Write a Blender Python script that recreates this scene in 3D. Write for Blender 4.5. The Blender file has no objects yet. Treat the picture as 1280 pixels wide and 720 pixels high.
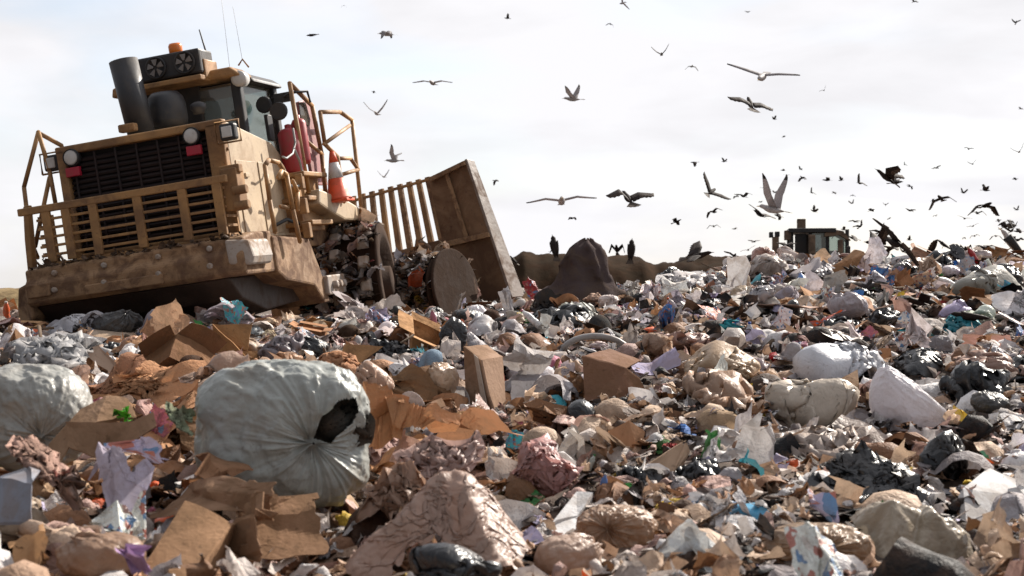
import bpy, bmesh, math, random
import numpy as np
from mathutils import Vector, Matrix

random.seed(11)
rng = np.random.default_rng(11)
S = bpy.context.scene
COL = S.collection
R = math.radians
FPX = 1758.0            # focal length in photograph pixels (1280 wide)
CAMZ = 1.5

# ------------------------------------------------------------------ camera helpers
def ray(px, py):
    return Vector(((px - 640) / FPX, 1.0, (360 - py) / FPX))
def at(px, py, d):
    r = ray(px, py)
    return Vector((r.x * d, d, CAMZ + r.z * d))
def proj(p):
    return 640 + p[0] / p[1] * FPX, 360 - (p[2] - CAMZ) / p[1] * FPX

# ------------------------------------------------------------------ noise
def _hash(ix, iy, iz, seed):
    h = (ix * 374761393 + iy * 668265263 + iz * 2147483647 + seed * 974634777) & 0xffffffff
    h = ((h ^ (h >> 13)) * 1274126177) & 0xffffffff
    h = h ^ (h >> 16)
    return (h & 0xffff) / 65535.0
def vnoise(x, y, z=None, seed=0):
    x = np.asarray(x, float); y = np.asarray(y, float)
    z = np.zeros_like(x) if z is None else np.asarray(z, float)
    ix = np.floor(x).astype(np.int64); iy = np.floor(y).astype(np.int64); iz = np.floor(z).astype(np.int64)
    fx = x - ix; fy = y - iy; fz = z - iz
    fx = fx*fx*(3-2*fx); fy = fy*fy*(3-2*fy); fz = fz*fz*(3-2*fz)
    r = 0
    for a in (0, 1):
        for b in (0, 1):
            for c in (0, 1):
                w = (fx if a else 1-fx) * (fy if b else 1-fy) * (fz if c else 1-fz)
                r = r + w * _hash(ix+a, iy+b, iz+c, seed)
    return r * 2 - 1
def fbm(x, y, z=None, seed=0, oct=4):
    a = 1; s = 0; f = 1; t = 0
    x = np.asarray(x, float); y = np.asarray(y, float)
    for i in range(oct):
        s = s + a * vnoise(x*f, y*f, None if z is None else np.asarray(z)*f, seed+i*7); t += a; a *= .5; f *= 2.03
    return s / t

# ------------------------------------------------------------------ terrain
PD = [0, 5, 7, 10, 13, 17, 20, 24, 28, 34, 60]
PL = [-1.2, -1.02, -.90, -.76, -.60, -.50, -.50, -.55, -.8, -1.0, -1.2]
PM = [-1.2, -1.02, -.92, -.74, -.54, -.38, -.30, -.26, -.5, -1.0, -1.2]
PR = [-1.2, -1.02, -.92, -.70, -.42, -.10, .10, .40, .42, -.4, -1.2]
def height(x, y):
    x = np.asarray(x, float); y = np.asarray(y, float)
    d = np.maximum(y, 0)
    s = x / np.maximum(y, 4)
    l = np.interp(d, PD, PL); m = np.interp(d, PD, PM); r = np.interp(d, PD, PR)
    wl = np.clip((.04 - s) / .16, 0, 1); wr = np.clip((s - .05) / .15, 0, 1)
    wl = wl*wl*(3-2*wl); wr = wr*wr*(3-2*wr)
    h = m * (1 - wl) * (1 - wr) + l * wl + r * wr
    n = .17 * fbm(x * .8 + 3.3, y * .8, seed=5, oct=3) + .09 * fbm(x * 2.6, y * 2.6, seed=9, oct=3)
    far = np.clip((np.maximum(np.abs(x) - 18, y - 34)) / 10, 0, 1)
    return CAMZ - .10 + h + n * (1 - far)
def hh(x, y):
    return float(height(np.array([x]), np.array([y]))[0])
def hit(px, py):
    r = ray(px, py); d = 2.5
    while d < 60:
        if CAMZ + r.z * d <= hh(r.x * d, d): break
        d += .1
    return d

# ------------------------------------------------------------------ materials
def nodes(m):
    m.use_nodes = True
    nt = m.node_tree; nt.nodes.clear()
    return nt
def N(nt, t, **kw):
    n = nt.nodes.new(t)
    for k, v in kw.items():
        if k.startswith('i_'):
            n.inputs[k[2:].replace('_', ' ')].default_value = v
        else: setattr(n, k, v)
    return n
MATS = {}
def mat(name, col=(.5, .5, .5), rough=.6, metal=0., spec=.5, trans=0., alpha_attr=None, src=None,
        dirt=.35, dirtcol=(.13, .085, .05), dscale=3., bump=.2, bscale=12., crease=0., cscale=4., var=.15,
        coat=0., emit=None, fine=60., dark=.0, pattern=None, dedge=(.45,.62)):
    """src: None = fixed colour, 'object' = object colour, 'attr' = piece colour attribute"""
    if name in MATS: return MATS[name]
    m = bpy.data.materials.new(name); nt = nodes(m); L = nt.links.new
    out = N(nt, 'ShaderNodeOutputMaterial'); b = N(nt, 'ShaderNodeBsdfPrincipled')
    b.inputs['Roughness'].default_value = rough; b.inputs['Metallic'].default_value = metal
    b.inputs['Specular IOR Level'].default_value = spec; b.inputs['Coat Weight'].default_value = coat
    tc = N(nt, 'ShaderNodeTexCoord'); oi = N(nt, 'ShaderNodeObjectInfo')
    off = N(nt, 'ShaderNodeVectorMath', operation='SCALE'); off.inputs[0].default_value = (17, 31, 23); L(oi.outputs['Random'], off.inputs['Scale'])
    vec = N(nt, 'ShaderNodeVectorMath', operation='ADD'); L(tc.outputs['Object'], vec.inputs[0]); L(off.outputs[0], vec.inputs[1])
    def noise(sc, det=4, rgh=.6, v=vec, dist=0):
        n = N(nt, 'ShaderNodeTexNoise'); n.inputs['Scale'].default_value = sc; n.inputs['Detail'].default_value = det
        n.inputs['Roughness'].default_value = rgh; n.inputs['Distortion'].default_value = dist
        L(v.outputs[0], n.inputs['Vector']); return n
    def mix(fac, a, c, mode='MIX'):
        n = N(nt, 'ShaderNodeMix', data_type='RGBA', blend_type=mode)
        for s, i in ((fac, 0), (a, 6), (c, 7)):
            if isinstance(s, (float, int)): n.inputs[i].default_value = s
            elif isinstance(s, tuple): n.inputs[i].default_value = s + (1,)
            else: L(s, n.inputs[i])
        return n.outputs[2]
    def ramp(s, a, c, lo=0., hi=1.):
        n = N(nt, 'ShaderNodeMapRange'); L(s, n.inputs[0])
        for i, v in enumerate((a, c, lo, hi)): n.inputs[i+1].default_value = v
        return n.outputs[0]
    if src == 'object': c0 = oi.outputs['Color']
    elif src == 'attr':
        at_ = N(nt, 'ShaderNodeAttribute', attribute_name='piece'); c0 = at_.outputs['Color']
    else: c0 = tuple(col)
    if pattern:
        vo = N(nt, 'ShaderNodeTexVoronoi'); vo.inputs['Scale'].default_value = pattern[0]; vo.distance = 'CHEBYCHEV'
        L(vec.outputs[0], vo.inputs['Vector'])
        sp = N(nt, 'ShaderNodeSeparateColor'); L(vo.outputs['Color'], sp.inputs[0])
        hs = N(nt, 'ShaderNodeCombineColor', mode='HSV'); rd = N(nt, 'ShaderNodeMath', operation='ROUND'); L(sp.outputs[0], rd.inputs[0]); hu = N(nt, 'ShaderNodeMath', operation='MULTIPLY_ADD'); L(rd.outputs[0], hu.inputs[0]); hu.inputs[1].default_value = .58; hu.inputs[2].default_value = .02; L(hu.outputs[0], hs.inputs[0]); hs.inputs[1].default_value = .7; hs.inputs[2].default_value = .45
        f = ramp(sp.outputs[1], 1-pattern[1]-.01, 1-pattern[1]+.01)
        c0 = mix(f, c0, hs.outputs[0])
    vn = noise(1.3, 2)
    c1 = mix(1.0, c0, mix(ramp(vn.outputs['Fac'], .3, .7), (1-var,)*3, (1.,)*3), 'MULTIPLY')
    dn = noise(dscale, 6, .65, dist=.6)
    df = ramp(dn.outputs['Fac'], dedge[0], dedge[1], 0, dirt)
    c2 = mix(df, c1, tuple(dirtcol))
    sn = noise(dscale * 9, 3, .7)
    c3 = mix(ramp(sn.outputs['Fac'], .60, .72, 0, dirt * .9), c2, tuple(x * .6 for x in dirtcol))
    L(c3, b.inputs['Base Color'])
    rr = N(nt, 'ShaderNodeMath', operation='MULTIPLY_ADD', use_clamp=True); L(df, rr.inputs[0]); rr.inputs[1].default_value = .5; rr.inputs[2].default_value = rough
    L(rr.outputs[0], b.inputs['Roughness'])
    # bump
    bn = noise(bscale, 5, .6); hs_ = bn.outputs['Fac']
    prev = None
    def bumpnode(h, st, dist, prev):
        bp = N(nt, 'ShaderNodeBump'); bp.inputs['Strength'].default_value = st; bp.inputs['Distance'].default_value = dist
        L(h, bp.inputs['Height'])
        if prev: L(prev, bp.inputs['Normal'])
        return bp.outputs[0]
    if bump: prev = bumpnode(hs_, bump, .02, prev)
    if crease:
        cn = noise(cscale, 3, .5, dist=.8)
        ab = N(nt, 'ShaderNodeMath', operation='SUBTRACT'); L(cn.outputs['Fac'], ab.inputs[0]); ab.inputs[1].default_value = .5
        a2 = N(nt, 'ShaderNodeMath', operation='ABSOLUTE'); L(ab.outputs[0], a2.inputs[0])
        prev = bumpnode(a2.outputs[0], crease, .12, prev)
        cn = noise(cscale*2.7, 2, .5, dist=1.2)
        ab = N(nt, 'ShaderNodeMath', operation='SUBTRACT'); L(cn.outputs['Fac'], ab.inputs[0]); ab.inputs[1].default_value = .5
        a2 = N(nt, 'ShaderNodeMath', operation='ABSOLUTE'); L(ab.outputs[0], a2.inputs[0])
        prev = bumpnode(a2.outputs[0], crease, .05, prev)
    if prev: L(prev, b.inputs['Normal'])
    if emit: 
        b.inputs['Emission Color'].default_value = tuple(emit[:3]) + (1,); b.inputs['Emission Strength'].default_value = emit[3]
    if trans:
        t = N(nt, 'ShaderNodeBsdfTranslucent'); L(c3, t.inputs['Color'])
        if prev: L(prev, t.inputs['Normal'])
        mx = N(nt, 'ShaderNodeMixShader'); mx.inputs[0].default_value = trans
        L(b.outputs[0], mx.inputs[1]); L(t.outputs[0], mx.inputs[2]); L(mx.outputs[0], out.inputs[0])
    else: L(b.outputs[0], out.inputs[0])
    MATS[name] = m
    return m
def glassmat(name, col=(.7, .8, .8), alpha=.35):
    if name in MATS: return MATS[name]
    m = bpy.data.materials.new(name); nt = nodes(m); L = nt.links.new
    out = N(nt, 'ShaderNodeOutputMaterial')
    g = N(nt, 'ShaderNodeBsdfGlossy'); g.inputs['Roughness'].default_value = .05; g.inputs['Color'].default_value = (.9, .9, .9, 1)
    t = N(nt, 'ShaderNodeBsdfTransparent'); t.inputs['Color'].default_value = tuple(col) + (1,)
    d = N(nt, 'ShaderNodeBsdfDiffuse'); d.inputs['Color'].default_value = (.25, .22, .18, 1)
    m1 = N(nt, 'ShaderNodeMixShader'); m1.inputs[0].default_value = alpha; L(t.outputs[0], m1.inputs[1]); L(d.outputs[0], m1.inputs[2])
    m2 = N(nt, 'ShaderNodeMixShader'); m2.inputs[0].default_value = .12; L(m1.outputs[0], m2.inputs[1]); L(g.outputs[0], m2.inputs[2])
    L(m2.outputs[0], out.inputs[0]); MATS[name] = m
    return m

# ------------------------------------------------------------------ object helpers
def mesh_np(name, V, F, smooth=True, cols=None, mats=None, midx=None):
    me = bpy.data.meshes.new(name)
    V = np.asarray(V, np.float32).reshape(-1, 3); F = np.asarray(F, np.int32)
    k = F.shape[1]
    me.vertices.add(len(V)); me.vertices.foreach_set('co', V.ravel())
    me.loops.add(F.size); me.loops.foreach_set('vertex_index', F.ravel())
    me.polygons.add(len(F)); me.polygons.foreach_set('loop_start', np.arange(0, F.size, k, dtype=np.int32))
    me.polygons.foreach_set('loop_total', np.full(len(F), k, np.int32))
    me.polygons.foreach_set('use_smooth', np.full(len(F), smooth, bool))
    if midx is not None: me.polygons.foreach_set('material_index', np.asarray(midx, np.int32))
    me.update(calc_edges=True)
    if cols is not None:
        a = me.attributes.new('piece', 'FLOAT_COLOR', 'POINT')
        c = np.ones((len(V), 4), np.float32); c[:, :3] = cols; a.data.foreach_set('color', c.ravel())
    for m in (mats or []): me.materials.append(m)
    return me
def link(name, me, parent=None):
    o = bpy.data.objects.new(name, me); COL.objects.link(o)
    if parent: o.parent = parent
    return o
def tag(o, label=None, cat=None, group=None, kind=None):
    if label: o['label'] = label
    if cat: o['category'] = cat
    if group: o['group'] = group
    if kind: o['kind'] = kind
    return o
def empty(name, loc=(0, 0, 0)):
    o = bpy.data.objects.new(name, None); COL.objects.link(o); o.location = loc; o.empty_display_size = .1
    return o
def copy_tree(o, parent=None):
    c = o.copy(); COL.objects.link(c); c.parent = parent
    for ch in o.children: copy_tree(ch, c)
    return c

class MB:
    """collects shapes (in any frame) and links them as ONE mesh object"""
    def __init__(s): s.bm = bmesh.new(); s.mi = 0
    def _done(s, geom):
        for f in geom: f.material_index = s.mi
    def prism(s, pts, off, flip=False):
        """pts: list of 3D points (a planar outline), extruded by vector off"""
        a = [s.bm.verts.new(Vector(p)) for p in pts]; b = [s.bm.verts.new(Vector(p) + Vector(off)) for p in pts]
        fs = [s.bm.faces.new(a), s.bm.faces.new(b[::-1])]
        n = len(a)
        for i in range(n): fs.append(s.bm.faces.new((a[i], b[i], b[(i+1) % n], a[(i+1) % n])))
        s._done(fs); return s
    def box(s, c, d, rot=None):
        c = Vector(c); h = Vector(d) / 2
        vs = []
        for i in range(8):
            v = Vector(((-1, 1)[i & 1] * h.x, (-1, 1)[(i >> 1) & 1] * h.y, (-1, 1)[(i >> 2) & 1] * h.z))
            if rot is not None: v = rot @ v
            vs.append(s.bm.verts.new(c + v))
        s._done([s.bm.faces.new([vs[i] for i in q]) for q in ((0, 2, 3, 1), (4, 5, 7, 6), (0, 1, 5, 4), (2, 6, 7, 3), (0, 4, 6, 2), (1, 3, 7, 5))])
        return s
    def tube(s, pts, r, n=8, r2=None, cap=True):
        pts = [Vector(p) for p in pts]; rings = []
        for i, p in enumerate(pts):
            t = (pts[min(i+1, len(pts)-1)] - pts[max(i-1, 0)]).normalized()
            ref = Vector((0, 0, 1)) if abs(t.z) < .9 else Vector((1, 0, 0))
            u = t.cross(ref).normalized(); v = t.cross(u)
            rr = r if r2 is None else r + (r2 - r) * i / (len(pts) - 1)
            rings.append([s.bm.verts.new(p + (u * math.cos(2*math.pi*k/n) + v * math.sin(2*math.pi*k/n)) * rr) for k in range(n)])
        fs = []
        for a, b in zip(rings, rings[1:]):
            for k in range(n): fs.append(s.bm.faces.new((a[k], a[(k+1) % n], b[(k+1) % n], b[k])))
        if cap: fs += [s.bm.faces.new(rings[0][::-1]), s.bm.faces.new(rings[-1])]
        for f in fs: f.smooth = True
        s._done(fs); return s
    def lathe(s, prof, n=20, axis='z', c=(0, 0, 0)):
        """prof: list of (radius, along)"""
        c = Vector(c); rings = []
        for (r, h) in prof:
            rg = []
            for k in range(n):
                a = 2*math.pi*k/n; x, y = math.cos(a)*max(r, 1e-4), math.sin(a)*max(r, 1e-4)
                p = {'z': (x, y, h), 'y': (x, h, y), 'x': (h, x, y)}[axis]
                rg.append(s.bm.verts.new(c + Vector(p)))
            rings.append(rg)
        fs = []
        for a, b in zip(rings, rings[1:]):
            for k in range(n): fs.append(s.bm.faces.new((a[k], a[(k+1) % n], b[(k+1) % n], b[k])))
        fs += [s.bm.faces.new(rings[0][::-1]), s.bm.faces.new(rings[-1])]
        for f in fs[:-2]: f.smooth = True
        s._done(fs); return s
    def build(s, name, mats, parent=None, bevel=0., M=None, smooth=False):
        bmesh.ops.recalc_face_normals(s.bm, faces=s.bm.faces)
        if M is not None: s.bm.transform(M)
        me = bpy.data.meshes.new(name); s.bm.to_mesh(me); s.bm.free()
        for m in (mats if isinstance(mats, (list, tuple)) else [mats]): me.materials.append(m)
        o = link(name, me, parent)
        if bevel:
            md = o.modifiers.new('bevel', 'BEVEL'); md.width = bevel; md.segments = 2; md.limit_method = 'ANGLE'; md.angle_limit = R(40)
        return o
# ------------------------------------------------------------------ camera, light, sky
cam_d = bpy.data.cameras.new('camera'); cam = bpy.data.objects.new('camera', cam_d); COL.objects.link(cam)
cam.location = (0, 0, CAMZ); cam.rotation_euler = (R(90), 0, 0)
cam_d.sensor_width = 36; cam_d.lens = 36 * FPX / 1280; cam_d.clip_end = 3000; cam_d.clip_start = .05
cam_d.dof.use_dof = True; cam_d.dof.focus_distance = 13.5; cam_d.dof.aperture_fstop = 4.0
S.camera = cam
SUN = Vector((.56, .66, .62)).normalized()
sl = bpy.data.lights.new('sun', 'SUN'); sl.energy = 5.0; sl.angle = R(.8); sl.color = (1, .925, .83)
so = bpy.data.objects.new('sun', sl); COL.objects.link(so); so.rotation_euler = SUN.to_track_quat('Z', 'Y').to_euler()
w = bpy.data.worlds.new('World'); S.world = w; w.use_nodes = True
nt = w.node_tree; nt.nodes.clear(); L = nt.links.new
out = N(nt, 'ShaderNodeOutputWorld'); bg = N(nt, 'ShaderNodeBackground'); bg.inputs['Strength'].default_value = .10
sky = N(nt, 'ShaderNodeTexSky', sky_type='NISHITA'); sky.sun_disc = False
sky.sun_elevation = math.asin(SUN.z); sky.sun_rotation = math.atan2(SUN.x, SUN.y)
tc = N(nt, 'ShaderNodeTexCoord')
mp = N(nt, 'ShaderNodeMapping'); mp.inputs['Scale'].default_value = (2.2, 2.2, 7.5); L(tc.outputs['Generated'], mp.inputs[0])
n1 = N(nt, 'ShaderNodeTexNoise'); n1.inputs['Scale'].default_value = 2.1; n1.inputs['Detail'].default_value = 5; n1.inputs['Roughness'].default_value = .45; n1.inputs['Distortion'].default_value = .5
L(mp.outputs[0], n1.inputs['Vector'])
# cloud brightness: thin bright cloud on the sun's side of the sky, thicker and darker away from it
dt = N(nt, 'ShaderNodeVectorMath', operation='DOT_PRODUCT'); L(tc.outputs['Generated'], dt.inputs[0]); dt.inputs[1].default_value = tuple(SUN)
br = N(nt, 'ShaderNodeMapRange'); L(dt.outputs['Value'], br.inputs[0])
br.inputs[1].default_value = -.2; br.inputs[2].default_value = .45; br.inputs[3].default_value = 1.7; br.inputs[4].default_value = 6.2
cr = N(nt, 'ShaderNodeVectorMath', operation='SCALE'); cr.inputs[0].default_value = (.995, .985, 1.015); L(br.outputs[0], cr.inputs['Scale'])
fac = N(nt, 'ShaderNodeMapRange'); L(n1.outputs['Fac'], fac.inputs[0]); fac.inputs[1].default_value = .34; fac.inputs[2].default_value = .60; fac.inputs[3].default_value = .58; fac.inputs[4].default_value = 1.
mx = N(nt, 'ShaderNodeMix', data_type='RGBA'); L(fac.outputs[0], mx.inputs[0]); L(sky.outputs[0], mx.inputs[6]); n3 = N(nt, 'ShaderNodeTexNoise'); n3.inputs['Scale'].default_value = 3.4; n3.inputs['Detail'].default_value = 5; n3.inputs['Roughness'].default_value = .5; n3.inputs['Distortion'].default_value = .3; L(mp.outputs[0], n3.inputs['Vector'])
gr = N(nt, 'ShaderNodeMapRange'); L(n3.outputs['Fac'], gr.inputs[0]); gr.inputs[1].default_value = .42; gr.inputs[2].default_value = .66; gr.inputs[3].default_value = 1.; gr.inputs[4].default_value = .90
c2_ = N(nt, 'ShaderNodeVectorMath', operation='SCALE'); L(cr.outputs[0], c2_.inputs[0]); L(gr.outputs[0], c2_.inputs['Scale']); L(c2_.outputs[0], mx.inputs[7])
L(mx.outputs[2], bg.inputs[0]); L(bg.outputs[0], out.inputs[0])
S.view_settings.view_transform = 'Standard'; S.view_settings.look = 'None'; S.view_settings.exposure = 0.68; S.view_settings.gamma = 1
S.render.engine = 'CYCLES'
S.cycles.max_bounces = 7; S.cycles.diffuse_bounces = 3; S.cycles.transparent_max_bounces = 8

# ------------------------------------------------------------------ ground
m_ground = mat('refuse_soil', (.14, .095, .07), rough=.85, dirt=.8, dirtcol=(.045, .032, .024), dscale=5, bump=.9, bscale=14, var=.4)
ys = np.concatenate([np.linspace(-12, 2, 15), np.linspace(2.3, 30, 190), np.linspace(31, 60, 30), np.array([80, 120, 200, 400, 900, 2500])])
xs = np.concatenate([np.array([-2500, -900, -300, -120, -60]), np.linspace(-35, -14, 12), np.linspace(-13, 13, 180), np.linspace(14, 35, 12), np.array([60, 120, 300, 900, 2500])])
X, Y = np.meshgrid(xs, ys)
Z = height(X, Y)
idx = np.arange(X.size).reshape(X.shape)
F = np.stack([idx[:-1, :-1], idx[:-1, 1:], idx[1:, 1:], idx[1:, :-1]], -1).reshape(-1, 4)
g = link('ground', mesh_np('ground', np.stack([X, Y, Z], -1), F, mats=[m_ground])); tag(g, kind='structure')
# dirt berm beyond the heap
def berm(name, x0, x1, y0, tops, depth, m):
    nx, ny = 160, 26
    V = []
    for j in range(ny):
        t = j / (ny - 1)
        prof = math.sin(math.pi * min(1, t * 1.0)) ** .55
        for i in range(nx):
            s = i / (nx - 1); x = x0 + (x1 - x0) * s
            top = np.interp(x, [p[0] for p in tops], [p[1] for p in tops])
            V.append((x, y0 + depth * (t - .5), top, prof))
    V = np.array(V)
    n = fbm(V[:, 0] * .9, V[:, 1] * .9, seed=21, oct=4) * .35 + fbm(V[:, 0] * 3.1, V[:, 1] * 3.1, seed=4, oct=3) * .12
    base = -.2
    z = base + (V[:, 2] - base) * V[:, 3] + n * V[:, 3] * .55
    idx = np.arange(nx * ny).reshape(ny, nx)
    F = np.stack([idx[:-1, :-1], idx[:-1, 1:], idx[1:, 1:], idx[1:, :-1]], -1).reshape(-1, 4)
    o = link(name, mesh_np(name, np.stack([V[:, 0], V[:, 1], z], -1), F, mats=[m])); tag(o, kind='structure')
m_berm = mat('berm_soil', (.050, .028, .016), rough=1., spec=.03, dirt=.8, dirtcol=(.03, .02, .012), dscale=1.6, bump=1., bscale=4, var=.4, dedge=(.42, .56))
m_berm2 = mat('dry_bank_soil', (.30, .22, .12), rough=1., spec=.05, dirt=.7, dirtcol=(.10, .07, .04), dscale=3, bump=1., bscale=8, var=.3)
def bx(px, d): return (px - 640) / FPX * d
def bz(py, d): return CAMZ + (360 - py) / FPX * d
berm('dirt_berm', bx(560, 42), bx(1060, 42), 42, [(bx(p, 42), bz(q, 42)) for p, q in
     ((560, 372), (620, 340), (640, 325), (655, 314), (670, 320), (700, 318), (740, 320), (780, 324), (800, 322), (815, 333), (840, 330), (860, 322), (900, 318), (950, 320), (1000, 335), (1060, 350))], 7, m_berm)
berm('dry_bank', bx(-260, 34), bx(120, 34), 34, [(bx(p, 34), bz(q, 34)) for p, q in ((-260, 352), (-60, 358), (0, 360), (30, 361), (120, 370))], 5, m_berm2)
# ------------------------------------------------------------------ cloth shapes (small position-based solver)
def floor_z(P):
    # film never lies perfectly flat: every point keeps a small height of its own
    H, W = P.shape[:2]; return .018 * _hash(np.arange(H)[:, None] + np.zeros((1, W), int), np.arange(W)[None] + np.zeros((H, 1), int), np.zeros((H, W), int), 3)
def relax(P, ru, rv, wrap, steps, collide, pin=None, g=-.004, bend=.25, sub=3, damp=.9, suck=0., cen=(0, 0, .25), shear=.6):
    vel = np.zeros_like(P); rd = math.hypot(ru, rv)
    H, W = P.shape[:2]
    for it in range(steps):
        prev = P.copy()
        P = P + vel * damp; P[..., 2] += g
        if suck:
            d = np.array(cen) - P; P = P + d / (np.sqrt((d*d).sum(-1, keepdims=True)) + .1) * suck
        for k in range(sub):
            D = np.zeros_like(P)
            def con(A, B, ia, ib, rest, st):
                d = B - A; l = np.sqrt((d * d).sum(-1, keepdims=True)) + 1e-9
                c = d * (.5 * st * (l - rest) / l)
                D[ia] += c; D[ib] -= c
            sl_ = slice(None)
            def both(dv, du, rest, st):
                if wrap:
                    B = np.roll(P, -du, axis=1)
                    A = P[:H-dv] if dv else P
                    Bb = B[dv:] if dv else B
                    d = Bb - A; l = np.sqrt((d * d).sum(-1, keepdims=True)) + 1e-9
                    c = d * (.5 * st * (l - rest) / l)
                    if dv: D[:H-dv] += c; D[dv:] -= np.roll(c, du, axis=1)
                    else: D[...] += c; D[...] -= np.roll(c, du, axis=1)
                else:
                    if du >= 0:
                        ia = (slice(0, H-dv), slice(0, W-du)); ib = (slice(dv, H), slice(du, W))
                    else:
                        ia = (slice(0, H-dv), slice(-du, W)); ib = (slice(dv, H), slice(0, W+du))
                    con(P[ia], P[ib], ia, ib, rest, st)
            both(0, 1, ru, 1.); both(1, 0, rv, 1.); both(1, 1, rd, shear); both(1, -1, rd, shear)
            both(0, 2, 2*ru, bend); both(2, 0, 2*rv, bend)
            P = P + D * .38
            P = collide(P)
            if pin is not None: P = pin(P)
        vel = P - prev
    return P
def gridF(H, W, wrap=False):
    idx = np.arange(H * W).reshape(H, W)
    if wrap:
        a = idx[:-1]; b = np.roll(idx, -1, 1)[:-1]; c = np.roll(idx, -1, 1)[1:]; d = idx[1:]
    else: a = idx[:-1, :-1]; b = idx[:-1, 1:]; c = idx[1:, 1:]; d = idx[1:, :-1]
    return np.stack([a, b, c, d], -1).reshape(-1, 4)

def resample(P, H2, W2, wrap):
    H, W = P.shape[:2]
    rv = np.linspace(0, H - 1, H2); i0 = np.minimum(rv.astype(int), H - 2); f = (rv - i0)[:, None, None]
    Q = P[i0] * (1 - f) + P[i0 + 1] * f
    if wrap:
        ru = np.arange(W2) * W / W2; j0 = ru.astype(int); f = (ru - j0)[None, :, None]; return Q[:, j0 % W] * (1 - f) + Q[:, (j0 + 1) % W] * f
    ru = np.linspace(0, W - 1, W2); j0 = np.minimum(ru.astype(int), W - 2); f = (ru - j0)[None, :, None]
    return Q[:, j0] * (1 - f) + Q[:, j0 + 1] * f
def make_bag(seed, nu=56, nv=34, slack=1.22, n_content=9, elong=1.2, squash=.8, neck=True, steps=60, tilt=0.3, axis=None, contents=None, gap=.035, suck=.012, bend=.05, levels=2, rad0=.56, fill=.84):
    """a filled sack about 1 unit across: tube of film gathered at a tied neck, drawn in over its contents, resting on z = 0"""
    g = np.random.default_rng(seed)
    K = 15                                      # contents: an irregular lumpy solid with corners
    nr = g.normal(0, 1, (K, 3)); nr /= np.linalg.norm(nr, axis=1, keepdims=True)
    rx, ry, rz = .36 * elong, .36, .10 + .30 * squash
    of = np.sqrt((nr[:, 0]*rx)**2 + (nr[:, 1]*ry)**2 + (nr[:, 2]*rz)**2) * g.uniform(.62, 1.02, K) * fill
    cc = np.array([0, 0, rz * .8])
    C = np.array(contents if contents is not None else [(g.uniform(-.3, .3)*elong, g.uniform(-.3, .3), rz*g.uniform(.2, 1.4), g.uniform(.05, .13)) for _ in range(n_content // 3)]).reshape(-1, 4)
    th = g.uniform(0, 2*math.pi); ax = Vector((math.cos(th)*math.sin(tilt*3), math.sin(th)*math.sin(tilt*3), math.cos(tilt*3))).normalized()
    if axis is not None: ax = Vector(axis).normalized()
    Q = np.array(Vector((0, 0, 1)).rotation_difference(ax).to_matrix())
    circ = 2 * math.pi * .42 * slack * (1 + elong)/2; Lt = 1.45 * slack
    cen = C[:, :3].mean(0) if contents is not None else cc
    vn = .82 if neck else .97
    def collide(P):
        if contents is None:
            sd = (P - cc) @ nr.T - of; k = sd.argmax(-1); m = np.take_along_axis(sd, k[..., None], -1)
            P = P - np.where(m < 0, m, 0) * nr[k]
        for (x, y, z, r) in C:
            d = P - np.array([x, y, z]); l = np.sqrt((d*d).sum(-1, keepdims=True)) + 1e-9
            P = np.where(l < r, np.array([x, y, z]) + d / l * r, P)
        P[..., 2] = np.maximum(P[..., 2], floor_z(P))
        return P
    P = None
    for lv in range(levels - 1, -1, -1):
        k = 2 ** lv; W_, H_ = nu // k, nv // k
        v = np.linspace(0, 1, H_)[:, None]; u = np.linspace(0, 2*math.pi, W_, endpoint=False)[None, :]
        if P is None:
            t = np.clip(v / vn, 0, 1)
            rad = rad0 * np.sin(math.pi * (t * .95 + .05)) ** .6 * np.where(v <= vn, 1, 0) + np.where(v > vn, (v - vn) * 1.3 + .03, 0)
            hz = -.50 * np.cos(math.pi * t) + np.where(v > vn, (v - vn) * .8, 0)
            P = np.stack([rad * np.cos(u) * elong, rad * np.sin(u), hz + 0 * u], -1) + g.normal(0, .03, (H_, W_, 3))
            P = P @ Q.T; P[..., 2] += .42
        else: P = resample(P, H_, W_, True) + g.normal(0, .004, (H_, W_, 3))
        kn = int(vn * (H_ - 1)); ring = np.stack([np.cos(u[0]), np.sin(u[0]), 0*u[0]], -1) @ Q.T
        def pin(P):
            if neck: c = P[kn].mean(0); P[kn] = c + ring * gap
            c = P[0].mean(0); P[0] = c + ring * np.array([elong, 1, 1]) * .04
            return P
        last = lv == 0
        P = relax(P, circ / W_, Lt / H_, True, steps if not last else max(14, steps // 2), collide, pin, g=-.004 if not last else -.002, bend=bend, suck=suck if not last else suck*.5, cen=cen, damp=.85, shear=.5)
    for k in range(1 if levels < 3 else 3):
        Q_ = (np.roll(P, 1, 1) + np.roll(P, -1, 1)) * .25; Q_[1:-1] += (P[2:] + P[:-2]) * .25; Q_[0] *= 2; Q_[-1] *= 2
        P = P * .55 + Q_ * .45
    return P.reshape(-1, 3), gridF(nv, nu, True)

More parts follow.
